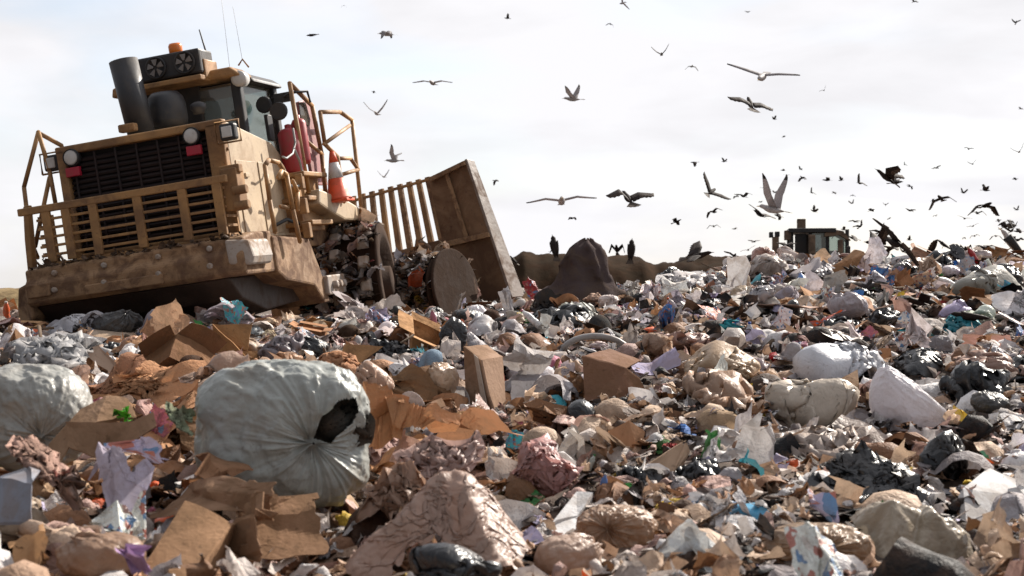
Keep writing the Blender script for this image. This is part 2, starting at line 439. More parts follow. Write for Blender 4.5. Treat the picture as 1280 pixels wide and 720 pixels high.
def draped(seed, n=64, comp=.86, lumps=((0, 0, .0, .3),), aspect=1.2, steps=44, g_=-.012, bend=.03, suck=.003):
    """a wide loose sheet of film fallen over a few tall lumps; sharp folds hang between them"""
    g = np.random.default_rng(seed)
    C = np.array(lumps, float); ph = g.uniform(0, 6, 40)
    def bed(x, y):
        h = np.zeros_like(x)
        for i, (cx, cy, top_, r_) in enumerate(C):          # ragged heaps with corners, never round
            dx, dy = x - cx, y - cy; a = np.arctan2(dy, dx); d = np.hypot(dx, dy) * (1 + .22*np.cos(3*a + ph[i]) + .12*np.cos(5*a + ph[i+9]))
            h = np.maximum(h, top_ * (1 - (d / r_) ** 1.15))
        return h + .045 * fbm(x * 7 + seed, y * 7, seed=seed, oct=2) * (h > .02)
    def collide(P):
        P[..., 2] = np.maximum(P[..., 2], np.maximum(bed(P[..., 0], P[..., 1]), 0) + floor_z(P) * 1.2)
        return P
    P = None; top = C[:, 2].max() * .9
    for lv in (2, 1, 0):
        m = n // 2 ** lv; a = np.linspace(-.5, .5, m)
        if P is None:
            U, V = np.meshgrid(a * aspect, a); z = np.full_like(U, top) + .12 * fbm(U * 4 + seed, V * 4, seed=seed, oct=3)
            P = np.stack([U * comp, V * comp, z], -1) + g.normal(0, .02, (m, m, 3))
        else: P = resample(P, m, m, False) + g.normal(0, .003, (m, m, 3))
        P = relax(P, aspect/(m-1), 1/(m-1), False, steps if lv else steps//2, collide, None, g=g_ if lv == 2 else g_*.4, bend=bend, suck=suck, cen=(0, 0, .1), damp=.86)
    for k in range(2):
        Q_ = P.copy(); Q_[1:-1, 1:-1] = (P[2:, 1:-1] + P[:-2, 1:-1] + P[1:-1, 2:] + P[1:-1, :-2]) / 4; P = P * .5 + Q_ * .5
    return P.reshape(-1, 3), gridF(n, n)

def pleated_sack(seed, knot, dims, nu=260, nv=140, amp=.055, box=2.6, folds=.035):
    """a full sack seen from its tied end: pleats run out from the knot over a bulging, boxy body"""
    k = Vector(knot).normalized(); Q = np.array(Vector((0, 0, 1)).rotation_difference(k).to_matrix())
    a = np.linspace(0, 2*math.pi, nu, endpoint=False)[None, :] + np.zeros((nv, 1)); t = np.linspace(.015, math.pi - .01, nv)[:, None] + np.zeros((1, nu))
    D = np.stack([np.sin(t)*np.cos(a), np.sin(t)*np.sin(a), np.cos(t)], -1) @ Q.T
    e = (np.abs(D[..., 0]/dims[0])**box + np.abs(D[..., 1]/dims[1])**box + np.abs(D[..., 2]/dims[2])**box) ** (-1/box)
    ca, sa = np.cos(a), np.sin(a)
    def rdg(f, s_): n = fbm(ca*f, sa*f, t*.55*f**.35, seed=seed+s_, oct=2); return 1 - np.clip(np.abs(n)*3.2, 0, 1)
    pl = rdg(2.6, 1) * .9 + rdg(5.5, 2) * .55 + rdg(11, 3) * .28
    env = np.exp(-t/.85) * np.clip(t/.12, 0, 1)
    n3 = fbm(D[..., 0]*2.2, D[..., 1]*2.2, D[..., 2]*2.2, seed+5, 3); n4 = fbm(D[..., 0]*5+4*n3, D[..., 1]*5, D[..., 2]*5, seed+8, 3)
    body = .13 * n3 + folds * (1 - np.clip(np.abs(n3)*4, 0, 1)) + folds * .6 * (1 - np.clip(np.abs(n4)*3.5, 0, 1)) * np.clip(t/.5, 0, 1)
    rad = e * (1 + amp * pl * env * 1.6 + body - .16*np.exp(-(t/.30)**2) + .10*np.exp(-(t/.06)**2))
    P = D * rad[..., None]
    return P.reshape(-1, 3), gridF(nv, nu, True)

def make_sheet(seed, n=32, comp=.72, bumps=6, steps=45, aspect=1.0, g_=-.006, amp=.25, levels=2, stand=0.):
    """loose film or cloth about 1 unit across, draped over lumps"""
    g = np.random.default_rng(seed)
    C = np.array([(g.uniform(-.35, .35)*aspect, g.uniform(-.35, .35), g.uniform(-.02, .14), g.uniform(.07, .20)) for _ in range(bumps)]).reshape(-1, 4)
    def collide(P):
        for (cx, cy, cz, r) in C:
            c = np.array([cx, cy, cz]); d = P - c; l = np.sqrt((d*d).sum(-1, keepdims=True)) + 1e-9
            P = np.where(l < r, c + d / l * r, P)
        P[..., 2] = np.maximum(P[..., 2], floor_z(P))
        return P
    P = None
    for lv in range(levels - 1, -1, -1):
        m = n // 2 ** lv; a = np.linspace(-.5, .5, m)
        if P is None:
            U, V = np.meshgrid(a * aspect, a); z = np.full_like(U, .35) + amp * fbm(U * 3.3 + seed, V * 3.3, seed=seed, oct=3)
            P = np.stack([U * comp, V * comp, z], -1) + g.normal(0, .03, (m, m, 3))
        else: P = resample(P, m, m, False) + g.normal(0, .004, (m, m, 3))
        P = relax(P, aspect/(m-1), 1/(m-1), False, steps if lv else max(14, steps//2), collide, None, g=g_ if lv else g_*.5, bend=.06, suck=.004 if lv else 0, cen=(0, 0, .1), damp=.88)
    return P.reshape(-1, 3), gridF(n, n)

def make_crumple(seed, n=16, folds=9, k=.55, aspect=1., curl=0.):
    """stiff paper or card: straight creases, flat facets; about 1 unit across"""
    g = np.random.default_rng(seed)
    a = np.linspace(-.5, .5, n); U, V = np.meshgrid(a * aspect, a)
    # ragged outline
    e = 1 + .10 * fbm(U * 6 + seed, V * 6, seed=seed, oct=2)
    P = np.stack([U * e, V * e, 0 * U], -1)
    for i in range(folds):
        th = g.uniform(0, 2*math.pi); nrm = np.array([math.cos(th), math.sin(th), 0])
        c = g.uniform(-.35, .35); s = (P @ nrm) - c
        m = s > 0
        ang = g.normal(0, k)
        axis = np.array([-nrm[1], nrm[0], 0])
        # rotate the side s > 0 about the crease line
        ca, sa = math.cos(ang), math.sin(ang)
        ds = s * (ca - 1); dz = s * sa + P[..., 2] * (ca - 1); dn = -P[..., 2] * sa
        P = P + np.where(m[..., None], (ds + dn)[..., None] * nrm + dz[..., None] * np.array([0, 0, 1]), 0)
    if curl:
        P[..., 2] += curl * (U ** 2)
    P[..., 2] -= np.percentile(P[..., 2], 15)
    return P.reshape(-1, 3), gridF(n, n)

def normalise(V, keepz=False):
    V = np.array(V); lo, hi = V.min(0), V.max(0)
    V[:, :2] -= ((lo + hi) / 2)[:2]; V[:, 2] -= lo[2]
    V /= max(hi[0] - lo[0], hi[1] - lo[1])
    return V
def solid(V, F, H, W, th):
    """give an open grid a thickness (a real back face and rim)"""
    P = V.reshape(H, W, 3); du = np.gradient(P, axis=1); dv = np.gradient(P, axis=0)
    n = np.cross(du, dv); n /= np.linalg.norm(n, axis=-1, keepdims=True) + 1e-9
    B = (P - n * th).reshape(-1, 3); k = len(V); A = V
    F2 = F[:, ::-1] + k
    idx = np.arange(H*W).reshape(H, W)
    rim = np.concatenate([idx[0, :], idx[1:, -1], idx[-1, -2::-1], idx[-2:0:-1, 0]])
    nx = np.roll(rim, -1)
    Fr = np.stack([rim, rim + k, nx + k, nx], -1)
    return np.concatenate([A, B]), np.concatenate([F, F2, Fr])
# ------------------------------------------------------------------ landfill compactor
def pose(a, p, rho, px, py, d):
    M = Matrix.Rotation(-R(a), 4, 'Z') @ Matrix.Rotation(R(p), 4, 'X') @ Matrix.Rotation(-R(rho), 4, 'Y')
    return Matrix.Translation(at(px, py, d)) @ M
def tracer(M):
    I = M.inverted(); o = I @ Vector((0, 0, CAMZ)); I3 = I.to_3x3()
    def tr(px, py, axis, val):
        d = I3 @ ray(px, py); t = (val - o[axis]) / d[axis]; return o + d * t
    return tr
MR = pose(12, 3, 8, 185, 300, 17.0)
TR = tracer(MR)
def A(px, py, y=0.): return TR(px, py, 1, y)
def B(px, py, x): return TR(px, py, 0, x)
ym = mat('yellow_paint', (.44, .235, .085), rough=.5, dirt=.75, dirtcol=(.15, .085, .05), dscale=2.2, bump=.15, var=.25, dedge=(.40, .62))
ym_lit = mat('pale_sunlit_paint', (.58, .45, .30), rough=.45, dirt=.6, dirtcol=(.25, .16, .09), dscale=2.5, bump=.15, var=.25)  # paler copy of the yellow: sunlight on the flank is put into the colour
rust = mat('dirty_steel', (.36, .21, .105), rough=.65, dirt=.85, dirtcol=(.12, .065, .04), dscale=4, bump=.6, var=.4, dedge=(.44, .6))
rust_l = mat('scraped_steel', (.42, .36, .31), rough=.5, dirt=.8, dirtcol=(.24, .15, .09), dscale=4, bump=.4, var=.3)
bladem = mat('blade_steel', (.25, .14, .07), rough=.6, dirt=.85, dirtcol=(.09, .045, .025), dscale=1.6, bump=.3, var=.4, dedge=(.4, .62))
endm = mat('blade_edge_steel', (.30, .24, .20), rough=.5, dirt=.8, dirtcol=(.16, .10, .065), dscale=4, bump=.3, var=.4)
coverm = mat('wheel_cover_steel', (.055, .035, .026), rough=.9, spec=.1, dirt=.7, dirtcol=(.05, .03, .02), dscale=3, bump=.4)
blk = mat('black_metal', (.018, .018, .02), rough=.5, dirt=.4, dirtcol=(.07, .055, .045), bump=.1)
stackm = mat('stack_metal', (.03, .03, .034), rough=.45, dirt=.5, dirtcol=(.09, .075, .06), dscale=2.5, bump=.1)
grl = mat('grille_metal', (.02, .012, .012), rough=.7, dirt=.5, dirtcol=(.05, .025, .02))
void_ = mat('engine_bay', (.012, .010, .010), rough=.9, dirt=0)
redp = mat('red_lens', (.42, .015, .04), rough=.3, dirt=.3)
lensm = mat('lamp_lens', (.62, .60, .57), rough=.2, dirt=.35, dirtcol=(.3, .25, .2), bump=.1, bscale=60)
redt = mat('red_tank_paint', (.36, .022, .03), rough=.4, dirt=.35, bump=.05)
door_m = mat('faded_red_panel', (.42, .20, .20), rough=.5, dirt=.6, dirtcol=(.22, .13, .10), dscale=3)
conem = mat('cone_orange', (.80, .10, .03), rough=.5, dirt=.3)
conew = mat('cone_collar', (.62, .60, .58), rough=.4, dirt=.4)
amber = mat('amber_lens', (.85, .20, .01), rough=.2, dirt=.1, spec=.6)
hose = mat('grey_hose', (.35, .35, .34), rough=.5, dirt=.4)
glass = glassmat('cab_glass', (.66, .74, .72), .2)
glassd = glassmat('dark_cab_glass', (.35, .40, .42), .35)

root = empty('landfill_compactor'); root.matrix_world = MR
tag(root, 'big dirty yellow landfill compactor with raised steel blade, tilting on the crest of refuse', 'compactor')
def part(mb, name, m, parent=root, bevel=0., **k): return mb.build(name, m, parent, bevel, **k)
hx0, hx1, hz0, hz1 = -1.03, 1.16, -.14, 1.29
# radiator hood: frame round the grille, flanks and top
f = MB()
f.box(((hx0+hx1)/2, .06, hz1 - .05), (hx1-hx0+.02, .14, .10)); f.box((hx0 + .06, .055, .56), (.12, .13, 1.38)); f.box((hx1 - .11, .055, .56), (.22, .13, 1.38))
f.box(((hx0+hx1)/2, .055, hz0 + .05), (2.0, .12, .10))
part(f, 'radiator_frame', ym, bevel=.02)
f = MB(); f.prism([(hx0+.01, .12, hz0), (hx0+.01, .12, hz1 - .01), (hx1-.01, .12, hz1 - .01), (hx1-.01, .12, hz0)], (0, .04, 0)); part(f, 'radiator_core', void_)
f = MB()
side = [(0, .13, hz0), (0, .13, hz1 - .02), (0, 1.55, hz1 - .22), (0, 1.9, hz1 - .42), (0, 1.9, hz0)]
f.prism([(hx1 - .05, y, z) for _, y, z in side], (.045, 0, 0)); part(f, 'side_panel', ym_lit, bevel=.01)
f = MB(); f.prism([(hx0 + .005, y, z) for _, y, z in side], (.045, 0, 0)); part(f, 'side_panel', ym_lit, bevel=.01)
f = MB(); f.prism([(hx0+.05, .13, hz1 - .03), (hx0+.05, 1.55, hz1 - .23), (hx0+.05, 1.55, hz1-.27), (hx0+.05, .13, hz1-.07)], (2.10, 0, 0)); part(f, 'hood_top', ym_lit)
f = MB()
for (y0, z0, y1, z1) in ((.25, .95, .85, .88), (.95, .87, 1.5, .74)):      # recessed access doors and latches
    f.box((hx1 + .003, (y0+y1)/2, .35), (.012, (y1-y0), .9))
f.box((hx1 + .02, .5, .62), (.03, .12, .05)); f.box((hx1 + .02, 1.2, .55), (.03, .12, .05))
part(f, 'access_door', ym_lit, bevel=.004)
# grille louvres
g1 = MB(); n = 17
for i in range(n):
    z = .02 + i * (1.12 / n); g1.box((.02, .075, z + .03), (1.95, .05, .030), Matrix.Rotation(R(35), 3, 'X'))
for i in range(7): g1.box((-.83 + i * .28, .045, .58), (.022, .02, 1.2))
part(g1, 'grille', grl)
for (px, py, k) in ((89, 197, 0), (239, 170, 0)):
    c = A(px, py, -.02); b = MB(); b.lathe([(.09, .02), (.092, -.01), (.088, -.022), (.07, -.028), (0, -.032)], 20, 'y', c); part(b, 'headlight', lensm)
    h = MB(); h.lathe([(.105, .06), (.108, .0), (.10, -.03), (.094, .02)], 20, 'y', c); part(h, 'lamp_housing', blk)
for (px, py) in ((92, 215), (243, 188)):
    c = A(px, py, -.01); part(MB().box(c, (.19, .06, .115)), 'tail_light', redp, bevel=.012)
# guard of rails standing proud of the grille
yg = -.32
ga = MB(); zt = .55
ga.box((-.10, yg, zt), (2.72, .07, .09))
part(ga, 'guard_top_rail', ym, bevel=.012)
gb = MB()
for i in range(6): gb.box((-.09, yg + .01, zt - .13 - i * .108), (2.3, .045, .032))
part(gb, 'guard_bar', ym, bevel=.006)
for x in (-1.10, -.84, -.48, .10, .68, 1.12):
    part(MB().box((x, yg - .005, zt - .32), (.11, .05, .66)), 'guard_upright', ym, bevel=.008)
for x in (1.17, -1.22):
    gs = MB(); gs.box((x, .0, zt - .37), (.04, .04, .62))
    for i in range(6): gs.box((x, yg/2 + .02, zt - .1 - i*.11), (.03, -yg, .03))
    part(gs, 'guard_end_bar', ym)
gs = MB(); gs.box((1.25, -.12, .42), (.20, .24, .5)); gs.box((1.25, -.14, .66), (.26, .12, .10)); gs.lathe([(.055, -.04), (.055, .14)], 12, 'x', (1.31, -.22, .40)); gs.lathe([(.055, -.04), (.055, .14)], 12, 'x', (1.31, -.22, .22))
part(gs, 'guard_hinge_post', ym, bevel=.012)
# rear bumper and counterweight
c1 = MB()
prof = [(-.50, -.16), (-.50, -.28), (-.56, -.34), (-.56, -.55), (-.50, -.60), (.4, -.60), (.4, -.10), (-.12, -.10)]
c1.prism([(-1.40, y, z) for y, z in prof], (2.82, 0, 0)); part(c1, 'counterweight', rust, bevel=.03)
c1 = MB(); c1.box((-.1, -.54, -.50), (1.0, .12, .12)); part(c1, 'tow_plate', rust, bevel=.015); c1 = MB(); c1.box((-1.20, -.575, -.42), (.30, .05, .16)); part(c1, 'tow_plate', rust, bevel=.015)
c1 = MB(); c1.prism([(1.22, -.585, -.17), (1.48, -.50, -.20), (1.52, -.50, -.40), (1.48, -.5, -.50), (1.24, -.60, -.46)], (0, .62, 0)); part(c1, 'bumper_corner', rust_l, bevel=.03)
c1 = MB(); c1.prism([(-1.55, -.45, -.35), (-1.36, -.51, -.30), (-1.36, -.51, -.72), (-1.60, -.40, -.95), (-1.66, -.35, -.62)], (0, .7, 0)); part(c1, 'bumper_corner', rust, bevel=.03)
# underbody
oily_shaded = mat('oily_shaded_steel', (.045, .028, .02), rough=.6, dirt=.6, dirtcol=(.07, .04, .025), bump=.4)  # very dark brown: shade beneath the machine painted in along with the oil
u = MB(); u.prism([(-1.36, -.42, -.605), (-1.36, 1.6, -.605), (-1.36, 1.9, -1.0), (-1.36, .6, -1.05), (-1.36, -.1, -.86)], (2.5, 0, 0)); part(u, 'underbody_plate', oily_shaded, bevel=.02)
u = MB(); u.prism([(-.9, -.1, -.74), (-.9, 3.6, -.2), (-.9, 3.6, -1.0), (-.9, 1.2, -1.1)], (1.6, 0, 0)); part(u, 'belly_plate', oily_shaded)
u = MB(); u.box((0, 2.2, .1), (2.3, 3.4, .8)); part(u, 'chassis', rust, bevel=.02)
# wheels
def wheel_parts(M, x0, x1, y, z, r, disc=True, seed=0, n_cleat=16, lit=True):
    wh = MB(); 
    wh.lathe([(r*.35, x0 + .02), (r, x0 + .03), (r, x1 - .04), (r + .05, x1 - .035), (r + .05, x1), (r*.82, x1 + .01), (r*.74, x1 - .10), (r*.30, x1 - .13), (r*.28, x1 + .05), (.03, x1+.06)], 40, 'x', (0, y, z))
    o = part(wh, 'wheel', bladem if seed == 2 else coverm, M=M)
    proto = None
    for row, xx in enumerate((x0 + .12, (x0 + x1)/2, x1 - .2)):
        for k in range(n_cleat):
            a = 2*math.pi*(k + row*.5)/n_cleat
            cb = MB(); rot = Matrix.Rotation(-a, 3, 'X')
            cb.prism([(-.09, -.10, 0), (.09, -.10, 0), (.09, .10, 0), (-.09, .10, 0)], (0, 0, .10)); 
            for v in cb.bm.verts:
                if v.co.z > .05: v.co.x *= .72; v.co.y *= .72
            T = Matrix.Translation((xx, y + math.sin(a)*r, z + math.cos(a)*r)) @ Matrix.Rotation(-a, 4, 'X')
            T = (M @ T) if M is not None else T
            if proto is None: c = cb.build('cleat', rust_l, o, .02); proto = c
            else:
                cb.bm.free(); c = proto.copy(); COL.objects.link(c); c.parent = o
            c.matrix_local = T
    WH.append((o, M, x0, x1, y, z, r, seed)); return o
WH = []
wc = B(486, 352, 1.80)
WY = Matrix.Translation((1.8, wc.y, 0)) @ Matrix.Rotation(R(9), 4, 'Z') @ Matrix.Translation((-1.8, -wc.y, 0))
wheel_parts(WY, .60, 1.80, wc.y, wc.z, .80, seed=1)
wheel_parts(None, -2.0, -.95, wc.y, wc.z, .86, seed=2, n_cleat=14)
# right fender with step box
fd = MB()
fp = [B(319, 318, 1.45), B(332, 299, 1.45), B(389, 303, 1.45), B(400, 330, 1.45), B(408, 377, 1.45), B(395, 372, 1.45)]
fy = [(p.y, p.z) for p in fp]
fd.prism([(.75, .35, -.16), (.75, 1.6, -.22), (.75, 1.85, -.62), (.75, 2.05, -1.08), (.75, 1.85, -1.08), (.75, 1.55, -.84), (.75, .6, -.72), (.75, .35, -.60)], (.70, 0, 0))
part(fd, 'fender', rust, bevel=.03)
fd = MB(); fd.box((1.46, 2.25, -.86), (.10, .7, .26)); 
for k in range(3): fd.lathe([(.05, -.02), (.05, .08)], 12, 'x', (1.50, 2.10 + k*.16, -.86))
part(fd, 'fender_bracket', rust_l, bevel=.02)
for k, (px, py, w) in enumerate(((0, .62, .9), (0, .30, .8), (0, -.02, .8))):
    st = MB(); st.box((1.22, 1.55 + .12 * (2 - k) * 0 + .45, py), (.62, w, .06)); st.box((1.46, 1.55, py - .10), (.10, .10, .2)); part(st, 'side_step', ym, bevel=.012)
st = MB(); st.box((1.12, 2.1, .25), (.5, .8, .72)); part(st, 'side_box', ym, bevel=.012)
lk = MB(); lp = [B(p, q, 1.55) for p, q in ((398, 236), (412, 242), (436, 252), (452, 262), (455, 276), (430, 275), (408, 262), (398, 255))]
lk.prism([(.95, p.y, p.z) for p in lp], (.62, 0, 0)); part(lk, 'tool_locker', ym_lit, bevel=.03)
# handrails
def rail(pts, x=None, y=None, r=.028, name='handrail', m=ym, close=False):
    p = [B(a, b, x) if x is not None else A(a, b, y) for a, b in pts]
    if close: p.append(p[0])
    mb = MB()
    for a, b in zip(p, p[1:]): mb.tube([a, b], r, 8)
    for q in p:
        bmesh.ops.create_icosphere(mb.bm, subdivisions=1, radius=r * 1.02, matrix=Matrix.Translation(q))
    return part(mb, name, m)
rail([(47, 322), (38, 300), (30, 234), (48, 165), (62, 214), (70, 258)], y=.1)
rail([(48, 166), (77, 182)], y=.3); rail([(62, 222), (44, 308)], y=.15)
f = MB(); f.prism([A(28, 258, -.1), A(34, 256, -.1), A(38, 300, -.1), A(43, 358, -.1), A(36, 360, -.1), A(30, 300, -.1)], (0, .12, 0)); part(f, 'side_guard', ym, bevel=.02)
rail([(344, 290), (337, 250), (331, 207), (336, 200), (348, 203), (353, 210), (360, 225)], x=1.50, r=.03)
rail([(375, 302), (366, 262), (358, 218), (352, 214), (348, 222)], x=1.60, r=.03)
rail([(351, 258), (372, 262)], x=1.55); rail([(372, 262), (372, 240), (366, 226)], x=1.6)
rail([(386, 240), (362, 104), (390, 132), (402, 192), (408, 252)], x=1.42, r=.032)
rail([(380, 174), (403, 193)], x=1.42)
rail([(453, 275), (440, 150), (425, 140), (400, 140), (406, 180), (422, 196), (430, 252)], x=1.60, r=.03)
rail([(405, 180), (437, 157)], x=1.60); rail([(422, 198), (438, 198), (448, 212), (428, 218)], x=1.60)
# door panel behind the gate, red tanks and hoses
f = MB(); f.prism([B(p, q, 1.30) for p, q in ((369, 128), (381, 124), (392, 150), (400, 195), (406, 232), (389, 232))], (.05, 0, 0)); part(f, 'cab_door', door_m, bevel=.01)
f = MB(); f.prism([B(p, q, 1.36) for p, q in ((373, 128), (381, 128), (387, 150), (386, 158), (376, 152))], (.012, 0, 0)); part(f, 'door_window', glassd)
def can(px, py0, qx, qy, x, r, name='fire_suppression_tank', m=redt):
    a = B(px, py0, x); b = B(qx, qy, x); d = (b - a); L_ = d.length
    mb = MB(); mb.lathe([(.02, L_ + .05), (r*.3, L_ + .04), (r*.3, L_), (r*.75, L_ - .02), (r, L_ - .07), (r, .05), (r*.9, 0), (.01, -.01)], 20, 'z')
    q = Vector((0, 0, 1)).rotation_difference(d).to_matrix().to_4x4()
    o = part(mb, name, m, M=Matrix.Translation(a) @ q)
    return o, a, b
t1, a1, b1 = can(369, 218, 360, 160, 1.28, .15)
lb = MB(); lb.prism([B(p, q, 1.10) for p, q in ((352, 166), (358, 165), (360, 184), (354, 186))], (-.02, 0, 0)); part(lb, 'tank_label', conew, parent=t1)
can(380, 205, 372, 148, 1.38, .10)
hb = MB(); hb.tube([B(p, q, 1.45) for p, q in ((366, 160), (369, 178), (366, 192), (358, 198), (353, 196))], .014, 6); hb.tube([B(p, q, 1.45) for p, q in ((367, 185), (374, 200), (378, 215), (379, 228), (372, 233), (362, 232))], .018, 6); part(hb, 'hose', hose)
# cab
yc0, yc1, xc0, xc1 = 1.55, 2.75, -.72, .80
zb = .85; zr = A(300, 97, yc0).z
f = MB()
pl = [(xc1, yc0), (xc0, yc0), (xc1, yc1), (xc0, yc1)]
for (x, y) in pl: f.box((x, y, (zb + zr)/2), (.13, .13, zr - zb))
f.box(((xc0+xc1)/2, yc0, zb - .05), (xc1-xc0+.1, .12, .22)); f.box(((xc0+xc1)/2, yc1, zb - .05), (xc1-xc0+.1, .12, .22))
f.box((xc1, (yc0+yc1)/2, zb - .05), (.12, yc1-yc0, .22)); f.box((xc0, (yc0+yc1)/2, zb - .05), (.12, yc1-yc0, .22))
f.box((xc0 + .5, yc0 + .02, zr - .25), (1.0, .08, .5)); f.box((xc0+.25, yc0+.02, zb + .3), (.5, .08, .75))
part(f, 'cab_frame', blk, bevel=.02)
f = MB(); f.box(((xc0+xc1)/2, yc0, (zb+zr)/2), (xc1-xc0-.13, .014, zr-zb-.1)); part(f, 'rear_window', glassd)
f = MB(); f.box((xc1, (yc0+yc1)/2, (zb+zr)/2), (.014, yc1-yc0-.13, zr-zb-.1)); part(f, 'side_window', glass)
f = MB(); f.box((xc0, (yc0+yc1)/2, (zb+zr)/2), (.014, yc1-yc0-.13, zr-zb-.1)); part(f, 'side_window', glass)
f = MB(); f.box(((xc0+xc1)/2, yc1, (zb+zr)/2), (xc1-xc0-.13, .014, zr-zb-.1)); part(f, 'windscreen', glass)
f = MB(); f.box((.05, 2.3, zb + .35), (.55, .16, .75)); f.box((.05, 2.5, zb + .05), (.6, .5, .2)); part(f, 'operator_seat', blk, bevel=.05)
f = MB()
rp = [(xc0 - .15, zr), (xc0 - .12, zr + .13), (xc1 + .02, zr + .13), (xc1 + .12, zr + .05), (xc1 + .15, zr)]
f.prism([(x, yc0 - .22, z) for x, z in rp], (0, .45, 0)); part(f, 'cab_roof', ym, bevel=.03)
f = MB(); f.prism([(x, yc0 + .24, z - .04) for x, z in rp], (0, 1.05, 0)); part(f, 'roof_canopy', blk, bevel=.05)
for (px, py) in ((298, 98),):
    c = A(px, py, yc0 - .16); b = MB(); b.lathe([(.10, .14), (.105, .0), (.095, -.02), (.06, -.03), (0, -.032)], 18, 'y', c); part(b, 'work_light', lensm)
c = A(212, 104, yc0 - .3); f = MB(); f.box((c.x, yc0 - .22, c.z - .02), (1.05, .55, .07)); f.box((c.x + .5, yc0-.15, c.z + .10), (.08, .4, .25)); part(f, 'roof_shelf', ym, bevel=.015)
# air conditioner on the shelf
f = MB(); zc = c.z + .20; f.box((c.x + .08, yc0 - .22, zc), (.88, .42, .32)); part(f, 'condenser_box', blk, bevel=.03)
for dx in (-.12, .28):
    cc = (c.x + .08 + dx - .08 + .03, yc0 - .44, zc); b = MB(); b.lathe([(.145, .02), (.145, -.02), (.125, -.025), (.12, .0), (.0, .0)], 20, 'y', cc); part(b, 'fan_shroud', blk)
    b = MB()
    for k in range(5):
        a = k * 2*math.pi/5; ca, sa = math.cos(a), math.sin(a); ca2, sa2 = math.cos(a + .7), math.sin(a + .7)
        p = Vector(cc) + Vector((0, -.012, 0)); b.prism([p + Vector((ca*.03, 0, sa*.03)), p + Vector((ca*.115, 0, sa*.115)), p + Vector((ca2*.115, -.01, sa2*.115)), p + Vector((ca2*.03, -.01, sa2*.03))], (0, -.005, 0))
    part(b, 'fan_blade', mat('fan_grey', (.20, .18, .17), rough=.6))
b = MB(); q = A(221, 72, yc0 - .25); b.lathe([(.085, 0), (.085, .05), (.07, .06)], 18, 'z', (q.x, q.y, q.z - .07)); part(b, 'beacon_base', blk)
b = MB(); b.lathe([(.085, 0), (.09, .16), (.075, .19), (0, .195)], 18, 'z', (q.x, q.y, q.z - .01)); part(b, 'beacon', amber)
b = MB(); b.tube([A(262, 84, yc0 - .1), A(256, 60, yc0 - .1), A(249, 37, yc0 - .1)], .016, 6, r2=.008); part(b, 'antenna', blk)
for (p0, p1) in (((287, 84), (277, 0)), ((303, 76), (291, 8))):
    b = MB(); b.tube([A(*p0, yc0), A(*p1, yc0)], .0025, 5); part(b, 'whip_antenna', hose)
b = MB(); b.tube([A(298, 82, yc0+.1), A(303, 74, yc0+.1), A(311, 84, yc0+.1)], .012, 6); part(b, 'roof_bracket', ym)
b = MB()
for i in range(4): b.tube([A(186, 100 - i*8, yc0-.3), A(178 - (i % 2)*3, 98 - i*7, yc0-.35), A(180, 84 - i*2, yc0-.3), A(192, 76 - i*1.5, yc0-.3)], .014, 6)
part(b, 'condenser_hose', blk)
# exhaust stack and air cleaner
b = MB(); p0 = A(177, 168, .55); p1 = A(154, 76, .55); d = p1 - p0; Ls = d.length
b.lathe([(.17, 0), (.178, Ls), (.16, Ls), (.155, .2), (.01, .18)], 28, 'z'); part(b, 'exhaust_stack', stackm, M=Matrix.Translation(p0) @ Vector((0, 0, 1)).rotation_difference(d).to_matrix().to_4x4())
b = MB(); q = A(212, 160, 1.0); b.lathe([(.23, 0), (.25, .1), (.25, .28), (.23, .38), (.17, .45), (.02, .47)], 26, 'z', q); part(b, 'air_cleaner', stackm)
b = MB(); q = A(160, 160, .3); b.box((q.x, q.y, q.z), (.22, .12, .10)); part(b, 'hood_latch', ym, bevel=.02)
b = MB(); q = A(249, 142, .9); b.lathe([(.07, 0), (.08, .04), (.10, .06), (.10, .12), (.04, .15), (.01, .15)], 16, 'z', q); part(b, 'breather_cap', stackm)
for (px, py) in ((284, 186), (288, 214), (292, 242)):
    q = B(px, py, hx1); bb = MB(); bb.lathe([(.022, -.005), (.022, .016), (.01, .02)], 8, 'x', q); part(bb, 'bolt', rust)
for zz_ in (-.24, -.44):
    for xx_ in (-1.0, -.35, .35, 1.0):
        bb = MB(); bb.lathe([(.035, .02), (.035, -.03), (.02, -.04)], 8, 'y', (xx_, -.50 if zz_ > -.3 else -.56, zz_)); part(bb, 'bolt', rust_l)
hb = MB(); hb.tube([(1.0, 1.0, -.1), (1.3, 1.3, .05), (1.35, 1.8, -.05), (1.2, 2.4, -.2)], .025, 7); part(hb, 'hydraulic_hose', blk)
# work lights on brackets and mirrors
def square_lamp(q):
    b = MB(); b.box(q, (.20, .12, .20)); h = part(b, 'lamp_housing', blk, bevel=.03)
    b = MB(); b.box((q.x, q.y - .065, q.z), (.13, .02, .13)); part(b, 'lamp_lens', lensm, parent=h, bevel=.01)
    b = MB(); b.tube([(q.x - .16, q.y, q.z - .12), (q.x - .16, q.y, q.z + .13), (q.x + .14, q.y, q.z + .13), (q.x + .14, q.y, q.z-.12), (q.x - .16, q.y, q.z - .12)], .014, 6); part(b, 'lamp_cage', ym, parent=h)
square_lamp(B(286, 165, hx1 + .14)); square_lamp(A(66, 204, .15))
b = MB(); b.lathe([(.11, -.05), (.12, 0), (.10, .04), (.01, .05)], 18, 'y', B(349, 139, 1.25)); part(b, 'round_mirror', blk)
b = MB(); q = B(354, 122, 1.2); b.tube([B(336, 124, 1.0), q, B(362, 116, 1.4), B(384, 114, 1.5), B(388, 128, 1.5)], .018, 6); b.box(q, (.22, .10, .12)); part(b, 'mirror_arm', blk)
